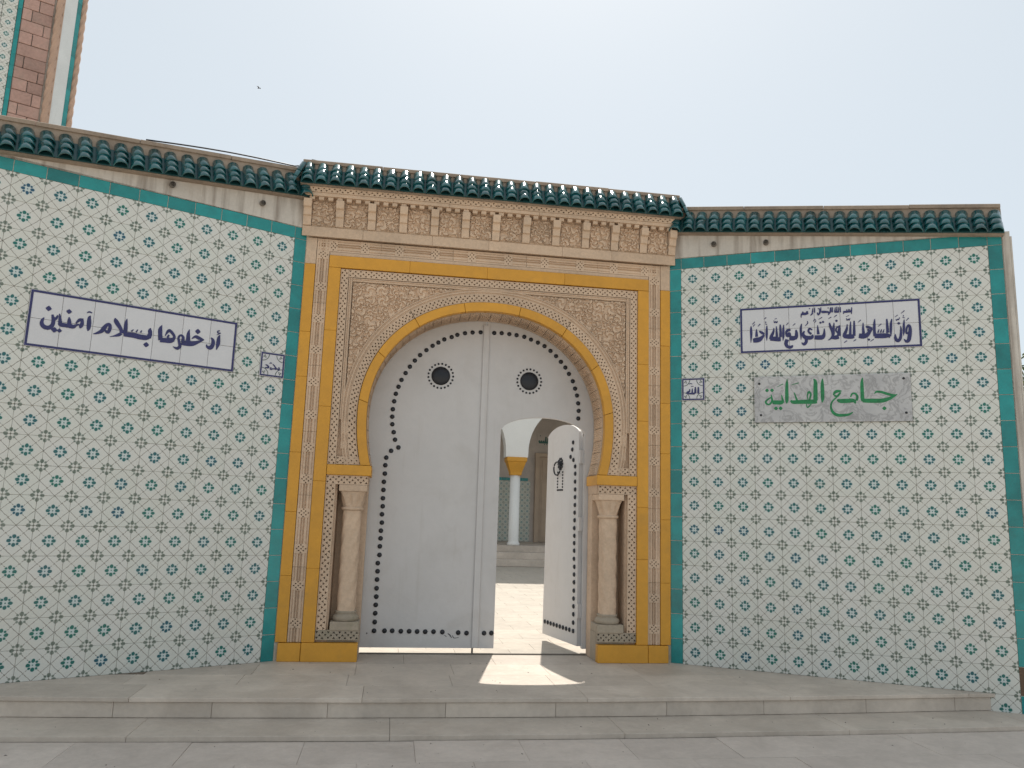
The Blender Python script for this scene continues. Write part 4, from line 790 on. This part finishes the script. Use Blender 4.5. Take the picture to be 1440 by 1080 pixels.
for s in (-1, 1):   # glazed hip on the two ends of the little roof, and its mortar
    mb = MB(); a, c = sorted((s*1.650, s*1.672)); mb.box(a, c, -.085, .30, 3.868, 4.055); mb.build('haunch', M['mortar'], gate, bevel=.006)
    for j in range(3):
        for k in range(3):
            d = .058*k; inst('roof_tile', BAR[0], gate, (s*(1.722-.026*k), -.10+.115*j, 3.85+math.sin(R(65))*d), (R(65), 0, s*R(90)))

# ================================================================== DOORS
YD = .366
def stud_mesh(r, h):
    mb = MB(); return mb.lathe([(r, 0), (r*.98, -h*.3), (r*.8, -h*.7), (r*.45, -h*.95), (.0005, -h)], (0, 0, 0), 12, 'y').mesh('stud', M['iron'], True)
ST = stud_mesh(.0205, .013); STS = stud_mesh(.0095, .008)
def leaf(sign, label, hole=None):
    p = phi0(DI+.05, 1.5)
    full = [arch(-p+(math.pi+2*p)*i/90, DI+.045) for i in range(91)]
    pts = [q for q in full if q[0]*sign > .004]
    if sign > 0: poly = [(.003, .046), (1.012, .046), (1.012, 1.5)]+[(max(q[0], 0.003), q[1]) for q in pts if q[1] > 1.5]+[(.003, full[45][1])]
    else: poly = [(-.003, full[45][1])]+[(min(q[0], -.003), q[1]) for q in pts if q[1] > 1.5]+[(-1.012, 1.5), (-1.012, .046), (-.003, .046)]
    t = tag(empty('gate_leaf', (sign*1.01, YD, 0)), label, 'door', 'white gate leaves in the arch')
    mb = MB(); mb.prism([(q[0]-sign*1.01, q[1]) for q in poly], 0, .045, [[(x-sign*1.01, z) for x, z in hole]] if hole else []); mb.build('leaf_board', M['door'], t)
    return t
wk = [(.160, .0465)]  # opening of the small door, left side up over its arch to the right side
def wtop(x, e=0.0):
    u = (x-.545)/.386; return 1.895+.148*math.sqrt(max(0, 1-u*u*.985))-e
WX = [.160+(.930-.160)*i/24 for i in range(25)]
hole = [(.160, .10)]+[(x, wtop(x)) for x in WX]+[(.930, .10)]
# leaf with the hole open to the bottom
def right_leaf():
    p = phi0(DI+.05, 1.5)
    full = [arch(-p+(math.pi+2*p)*i/90, DI+.045) for i in range(91)]
    top = [(q[0], q[1]) for q in full if q[0] > .003 and q[1] > 1.5]
    poly = [(.003, .046), (.160, .046)]+[(x, wtop(x)) for x in WX]+[(.930, .046), (1.012, .046), (1.012, 1.5)]+top+[(.003, full[45][1])]
    t = tag(empty('gate_leaf', (1.01, YD, 0)), 'right white gate leaf, pierced by the small arched doorway', 'door', 'white gate leaves in the arch')
    mb = MB(); mb.prism([(q[0]-1.01, q[1]) for q in poly], 0, .045); mb.build('leaf_board', M['door'], t); return t
lL = leaf(-1, 'left white gate leaf, whole, with studs down its left side and along the bottom')
lR = right_leaf()
# astragal on the left leaf
mb = MB(); mb.box(-.030+1.01, .026+1.01, -.016, -.0005, .05, 2.862); mb.build('meeting_strip', M['door'], lL, bevel=.004)
mb = MB(); mb.tube([(-.02+1.01, .02, .16), (-.02+1.01, .02, .002)], .008, 8); mb.build('floor_bolt', M['iron'], lL)
for x, z in STROKES['left']: inst('stud', ST, lL, (x+1.01, -.0005, z), (0, random.uniform(0, 3), 0))
for x, z in STROKES['bot']:
    t, o = (lL, 1.01) if x < .05 else (lR, -1.01)
    inst('stud', ST, t, (x+o, -.0005, z))
for x, z in STROKES['right']:
    if z > wtop(min(max(x, .16), .93))+.02 or x > .93: inst('stud', ST, lR, (x-1.01, -.0005, z))
for t, o, bx, bz in ((lL, 1.01, -.397, 2.372), (lR, -1.01, .404, 2.370)):
    mb = MB(); mb.lathe([(.083, -.0005), (.083, -.006), (.074, -.014), (.050, -.022), (.025, -.026), (.0005, -.027)], (0, 0, 0), 32, 'y'); mb.build('boss', M['iron'], t, True, loc=(bx+o, 0, bz))
    for i in range(21):
        a = i*2*math.pi/21; inst('stud', STS, t, (bx+o+.110*math.cos(a), -.0005, bz+.110*math.sin(a)))
mb = MB(); mb.box(.9365-1.01, .992-1.01, .0455, .100, .05, 1.90); mb.build('light_gap_strip', M['door'], lR, bevel=.003)  # added strip behind the right leaf, blocks sun through the wicket hinge gap
mb = MB()
for pts_ in ([-.235, .165, .004, -.215, .150, .008, -.20, .128, .004], [-.195, .150, .003, -.185, .132, .006, -.17, .128, .004, -.14, .133, .003], [-.262, .150, .003, -.245, .139, .005], [-.91, .16, -.006]):
    ribbon(mb, [v+1.01 if i % 3 == 0 else v for i, v in enumerate(pts_)], 1, -.0012)
tag(mb.build('scuff_marks', M['iron'], lL, fix=False), kind='stuff')
# small door, swung inwards on its right edge
wd = tag(empty('wicket_door', (.934, YD+.046, 0), -R(77)), 'small arched white door standing open inwards, with ring knocker', 'door')
Wd = .735
poly = [(-Wd, .062), (0, .062)]+[(-(.921-x)*Wd/.761, wtop(x)-.012) for x in reversed(WX) if .165 < x < .921]
mb = MB(); mb.prism(poly, -.040, .0); mb.build('leaf_board', M['door'], wd, bevel=.003)
mb = MB(); mb.box(-.012, .010, -.044, .004, .30, .42); hm = mb.mesh('hinge', M['door'])
for z in (0, .75, 1.35): inst('hinge', hm, wd, (.006, 0, z))
for x, z in STROKES['left']:
    X_ = -(.921+x)
    if -x < .915 and z < 1.90: inst('stud', ST, wd, (X_, -.0405, z))
for i in range(9): inst('stud', ST, wd, (-.145-.0665*i, -.0405, .180))
kn = MB()
kn.lathe([(.030, -.040), (.030, -.046), (.018, -.058), (.0005, -.060)], (-.405, 0, 1.665), 16, 'y')
k0 = kn.build('knocker_plate', M['iron'], wd, True)
for i in range(10):
    a = i*2*math.pi/10; inst('petal', STS, k0, (-.405+.048*math.cos(a), -.0405, 1.665+.048*math.sin(a)), scale=(1.5, 1, 1.5))
mb = MB(); mb.tube([(-.425+.062*math.cos(t*math.pi/12), -.062-.01*math.sin(t*math.pi/24), 1.62+.062*math.sin(t*math.pi/12)) for t in range(25)], .0075, 8); mb.build('ring', M['iron'], wd, True)
for i in range(6):
    for xx in (-.46, -.35): inst('stud', STS, wd, (xx, -.0405, 1.585-.028*i))
for i in range(5): inst('stud', STS, wd, (-.46+.0275*i, -.0405, 1.418))
# threshold
mb = MB(); mb.box(-.962, .962, .325, .352, .0005, .009); tag(mb.build('door_threshold', M['joint'], bevel=.002), 'low dark threshold strip on the paving under the gate leaves', 'threshold')
# ================================================================== ARCADED BUILDING ACROSS THE COURT
bld = tag(empty('arcaded_building', (2.17, 12.3, 0)), 'white arcaded building across the court, seen through the small door', 'building')
def L(x): return x-2.17
Y0 = -.20
SP = 2.62; CXS = [SP*k for k in (-2, -1, 0, 1, 2)]     # column lines, local
def arch_open(c0, c1):
    """opening between two column lines: pointed-round arch springing at 2.555"""
    a, b_ = c0+.27, c1-.27; m = (a+b_)/2; hw = (b_-a)/2; pts = [(a, 2.555)]
    for i in range(1, 24):
        t = math.pi*i/24; pts.append((m-hw*math.cos(t)*1.0, 2.62+1.22*math.sin(t)**.92))
    pts.append((b_, 2.555)); return pts
poly = [(CXS[0]-1.0, 2.555)]
for c in CXS:
    i = CXS.index(c); poly.append((c-.27, 2.555)) if i == 0 else None
    poly.append((c+.27, 2.555))
    if i < len(CXS)-1: poly += arch_open(c, CXS[i+1])[1:]
poly += [(CXS[-1]+1.0, 2.555), (CXS[-1]+1.0, 8.12), (CXS[0]-1.0, 8.12)]
q = []
for p in poly:
    if not q or (abs(p[0]-q[-1][0])+abs(p[1]-q[-1][1])) > 1e-4: q.append(p)
mb = MB(); mb.prism(q, Y0, Y0+.42); mb.build('arcade_wall', M['white'], bld)
for c in CXS:
    mb = MB(); mb.lathe([(.155, .452), (.155, .50), (.130, .53), (.126, .56), (.122, 2.12)], (0, 0, 0), 28)
    cc = mb.build('column', M['white'], bld, True, loc=(c, 0, 0))
    mb = MB(); v = []
    for (h, z) in ((.135, 2.121), (.145, 2.20), (.225, 2.44), (.245, 2.455), (.245, 2.554)): v += [(-h, -h, z), (h, -h, z), (h, h, z), (-h, h, z)]
    mb.add(v, [(j*4+i, j*4+(i+1) % 4, j*4+4+(i+1) % 4, j*4+4+i) for j in range(4) for i in range(4)]+[(3, 2, 1, 0), (16, 17, 18, 19)])
    mb.build('capital', M['yellow'], cc, bevel=.01)
x0, x1 = CXS[0]-1.0, CXS[-1]+1.0
mb = MB(); mb.box(x0, x1, .2205, 3.0, 4.30, 4.45); mb.build('porch_ceiling', M['white'], bld)
mb = MB(); mb.box(x0, x1, 2.72, 3.0, .451, 4.2995); mb.build('back_wall', M['inner'], bld)
mb = MB(); mb.box(x0-.2, x0, Y0, 3.0, 0, 8.12); mb.build('end_wall', M['white'], bld); mb = MB(); mb.box(x1, x1+.2, Y0, 3.0, 0, 8.12); mb.build('end_wall', M['white'], bld)
mb = MB(); mb.box(x0, x1, .2205, 3.0, 8.0, 8.119); mb.build('roof', M['white'], bld)
for i in range(3):
    mb = MB(); mb.box(x0, x1, Y0-.62+.30*i+.08, 3.0 if i == 2 else Y0+.2, .0005+.15*i, .150*(i+1)); mb.build('step', M['slab'], bld, bevel=.006)
# tiled dado behind the column: tiles seen small, one printed unit each
DT = slab_tile(.148, .148, .006).mesh('dado_tile', tile_pattern('dado_tile_glaze', (.50, .52, .47), 1.0, .25))
for i in range(-3, 7):
    for j in range(11):
        x = .0+.15*i+.04
        if .95 < x+.075 and x < 2.2: continue
        inst('dado_tile', DT, bld, (x, 2.719, .53+.15*j))
for i in range(-3, 6):
    mb = MB(); mb.box(-.11+.15*i+.002, .04+.15*i-.002, 2.708, 2.7195, 2.113, 2.195); mb.build('dado_border_tile', M['teal'], bld)
# inner door with frame, left edge at x = 3.15
mb = MB(); mb.prism([(.975, .4515), (2.45, .4515), (2.45, 2.90), (.975, 2.90)], 2.60, 2.7195, [[(1.09, .4516), (2.33, .4516), (2.33, 2.80), (1.09, 2.80)]]); mb.build('door_frame', M['cream'], bld)
for k in range(2):
    a = 1.092+.62*k; mb = MB(); mb.box(a, a+.614, 2.66, 2.70, .46, 2.796); d_ = mb.build('door_panel', M['cream'], bld, bevel=.004)
    for (z0, z1) in ((.60, 1.25), (1.35, 2.05), (2.15, 2.70)):
        mb = MB(); mb.box(a+.09, a+.52, 2.650, 2.6605, z0, z1); mb.build('raised_panel', M['cream'], d_, bevel=.006)
# small plaque above the inner door, green letters
mb = MB(); mb.box(1.02, 2.30, 2.705, 2.7195, 3.12, 3.48); sp = mb.build('name_board', M['inner'], bld)
mb = MB(); rg = random.Random(8); x = 1.08
while x < 2.22:
    h_ = rg.choice((.05, .12, .16)); ribbon(mb, [x, 3.22, .05, x+.005, 3.22+h_, .034], 1, 2.7035); ribbon(mb, [x-.01, 3.215, .05, x+.07, 3.213, .05], 2, 2.7035)
    if rg.random() < .5: ribbon(mb, [x+.03, 3.40 if rg.random() < .6 else 3.16, -.016], 3, 2.7035)
    x += .062
mb.build('lettering', mat('dark_green_paint', (.02, .09, .075), .5), sp, fix=False)

# ================================================================== MINARET BEHIND THE LEFT WALL
TH = R(26)
cx0 = Vector((-.7631, -6.4408, 0)); D0 = 14.0
def at_az(az, dist): return cx0+Vector((math.sin(R(az))*dist, math.cos(R(az))*dist, 0))
P1 = at_az(-25.02, D0)                      # corner rope nearest the camera
min_ = tag(empty('minaret', P1, TH), 'minaret with pink stone corners and tiled faces rising behind the left wall', 'tower')
# local frame: x to the right along the front face, y backwards, corner rope at the origin
FW, CW = 2.36, .50; c45 = CW*math.cos(R(45))
foot = [(0, 0), (c45, c45), (c45, c45+FW), (0, FW+2*c45), (-FW, FW+2*c45), (-FW-c45, FW+c45), (-FW-c45, c45), (-FW, 0)]
mb = MB(); n = 8; mb.add([(x, y+.03*(y < .1), z) for z in (0, 14.5) for x, y in foot], [tuple(range(8)), tuple(8+i for i in reversed(range(8)))]+[(i, (i+1) % 8, 8+(i+1) % 8, 8+i) for i in range(8)])
mb.build('core', M['plaster'], min_)
# front face, from right: stones, teal strip, tiles, teal strip, stones
rg = random.Random(21)
def stones(xa, xb, z0, z1, parent, split=True):
    z = z0; j = 0
    while z < z1:
        h_ = .205+rg.uniform(-.012, .012)
        cut = xa+(xb-xa)*(.36 if j % 2 else .66)+rg.uniform(-.06, .06)
        spans = [(xa, cut), (cut, xb)] if rg.random() < .8 else [(xa, xb)]
        for a, c in spans:
            mb = MB(); mb.box(a+.005, c-.005, -.012+rg.uniform(-.006, .004), .029, z+.005, z+h_-.005); mb.build('stone_block', M['pinkstone'], parent, bevel=.008)
        z += h_; j += 1
stones(-.50, -.075, 6.6, 10.4, min_)
mb = MB(); mb.box(-FW+.065, -FW+.50, -.01, .029, 6.6, 10.4); mb.build('stone_facing', M['pinkstone'], min_)
for a in (-.565, -FW+.505):
    z = 6.6
    while z < 10.4:
        mb = MB(); mb.box(a+.001, a+.059, -.014, .029, z+.001, z+.199); mb.build('teal_strip_tile', M['teal'], min_); z += .2
for i in range(6):
    for j in range(19): inst('wall_tile', TILE, min_, (-.567-.1-.2*i+.0, .0, 6.7+.2*j), scale=(.98, 1.5, 1))
for (z0, z1) in ((0, 6.59), (10.42, 14.5)):
    mb = MB(); mb.box(-FW+.06, -.06, -.008, .029, z0+.01, z1); mb.build('plain_facing', M['pinkstone'], min_)
# chamfer face to the right of the rope: white panel and a teal strip
ch = Matrix.Rotation(R(45), 4, 'Z')
def cbox(a, c, d0, d1, z0, z1, name, m):
    mb = MB(); mb.box(a, c, d0, d1, z0, z1); mb.v = [tuple(ch @ Vector(v)) for v in mb.v]; return mb.build(name, m, min_)
cbox(.055, .078, -.02, .0, 0, 14.4, 'edge_fillet', M['rope'])
cbox(.079, .345, -.012, .0, 0, 14.4, 'white_panel', mat('streaky_whitewash', (.62, .64, .64), .85, var=.08, bump=.3, streak=((.30, .30, .30), .6, .8, .6)))
z = 6.4
while z < 10.4: cbox(.347, .435, -.016, .0, z+.001, z+.199, 'teal_strip_tile', M['teal']); z += .2
def rope(x, y, r=.052):
    mb = MB(); n, m = 20, 420; vs = []
    for j in range(m+1):
        z = 5.5+6.0*j/m
        for i in range(n):
            t = 2*math.pi*i/n; k = r*(1+.13*math.cos(4*(t-z*8.0))); vs.append((x+k*math.cos(t), y+k*math.sin(t), z))
    mb.add(vs, [(j*n+i, j*n+(i+1) % n, (j+1)*n+(i+1) % n, (j+1)*n+i) for j in range(m) for i in range(n)]); mb.build('twisted_rope', M['rope'], min_, True)
rope(.0, .0, .05); rope(c45, c45, .05)

# ================================================================== TREE BEYOND THE RIGHT WALL
tr = tag(empty('leafy_tree', (9.42, 3.7, -.16)), 'green leafy tree just showing past the outer end of the right wall', 'tree')
rg = random.Random(5)
mb = MB(); mb.tube([(0, 0, 0), (.05, 0, .9), (-.03, .05, 1.8), (.05, 0, 2.6)], [.16, .13, .11, .07], 10)
for k in range(9):
    a = k*.7; z = 1.6+.12*k; mb.tube([(0, 0, z), (.45*math.cos(a), .45*math.sin(a), z+.5), (.9*math.cos(a), .9*math.sin(a), z+1.0)], [.05, .035, .012], 6)
mb.build('trunk', M['bark'], tr, True)
mb = MB(); cl = []
for k in range(60):
    while True:
        p = Vector((rg.uniform(-1, 1), rg.uniform(-1, 1), rg.uniform(-1, 1)))
        if .35 < p.length < 1: break
    cl.append(Vector((p.x*1.1, p.y*1.1, 3.15+p.z*1.05)))
for c in cl:
    for k in range(70):
        p = c+Vector((rg.gauss(0, .16), rg.gauss(0, .16), rg.gauss(0, .13)))
        u = Vector((rg.uniform(-1, 1), rg.uniform(-1, 1), rg.uniform(-.6, .6))).normalized(); v = u.cross(Vector((rg.uniform(-1, 1), rg.uniform(-1, 1), 1))).normalized()
        l, w_ = rg.uniform(.05, .08), rg.uniform(.018, .028)
        mb.add([p-u*l, p+v*w_, p+u*l, p-v*w_], [(0, 1, 2, 3)])
mb.build('crown', M['leaf'], tr, fix=False)

# ================================================================== SMALL THINGS
mb = MB()   # bird, wings half raised
mb.lathe([(.002, -.16), (.03, -.10), (.045, 0), (.035, .08), (.022, .12), (.004, .16)], (0, 0, 0), 8, 'y')
bd = tag(empty('bird', (-7.92, 27.99, 20.23), R(60)), 'small dark bird flying in the pale sky above the left wall', 'bird')
mb.build('body', M['feather'], bd, True); bd.scale = (.5, .5, .5)
for s in (-1, 1):
    mb = MB(); mb.add([(0, -.05, .01), (s*.14, -.06, .09), (s*.30, .02, .05), (s*.14, .05, .085), (0, .06, .01), (0, -.05, .02), (s*.14, -.06, .10), (s*.30, .02, .056), (s*.14, .05, .095), (0, .06, .02)],
        [(0, 1, 3, 4), (1, 2, 3), (5, 6, 8, 9), (6, 7, 8), (0, 1, 6, 5), (1, 2, 7, 6), (2, 3, 8, 7), (3, 4, 9, 8)]); mb.build('wing', M['feather'], bd)
# loose cable lying along the coping and up to the gateway roof
th = .4648
def wl(a, y, z): return Vector((-HALF, 0, 0))+Matrix.Rotation(th, 4, 'Z') @ Vector((-a, y, z))
pts = []
for i in range(15):
    a = 1.3-1.15*i/14; pts.append(wl(a, .0, 3.761-.1154*a+.275+.008+(.018*math.sin(i/14*math.pi*1.0))))
pts += [wl(.05, .0, 4.06), Vector((-1.60, -.05, 4.105)), Vector((-1.50, -.03, 4.102))]
mb = MB(); mb.tube(pts, .006, 6); tag(mb.build('cable', M['iron'], None, True), 'thin dark cable lying along the coping left of the gateway roof', 'cable')

# grit, crumbs and dry leaf bits blown onto the steps and paving
rg = random.Random(12); mb = MB()
for k in range(120):
    u = rg.random()
    if u < .35: x, y, z = rg.uniform(-3.2, 3.4), rg.uniform(-1.15, -.1), 0
    elif u < .6: x = rg.uniform(-3, 3.6); y, z = ye(x)-rg.uniform(.02, .34), -.121
    elif u < .85: x, y, z = rg.uniform(-3, 3.5), rg.uniform(-2.3, -1.65), -.149
    else:
        x = rg.uniform(-2.6, 2.9); y = -abs(abs(x)-1.6)*.52-rg.uniform(.005, .05) if abs(x) > 1.62 else -.035-rg.uniform(0, .03); z = 0
    if z == 0 and (y > -.02-max(0, abs(x)-1.6)*.50): continue
    s = rg.choice((.0025, .003, .004, .006)); a = rg.uniform(0, 6.28); c, s2 = math.cos(a)*s, math.sin(a)*s
    mb.add([(x-c*1.6, y-s2*1.6, z), (x+s2*.7, y-c*.7, z), (x+c*1.6, y+s2*1.6, z), (x-s2*.7, y+c*.7, z), (x, y, z+s*.8)], [(0, 1, 4), (1, 2, 4), (2, 3, 4), (3, 0, 4), (3, 2, 1, 0)])
tag(mb.build('grit', M['joint']), 'scattered grit and dry leaf crumbs on the steps and paving', 'debris', kind='stuff')
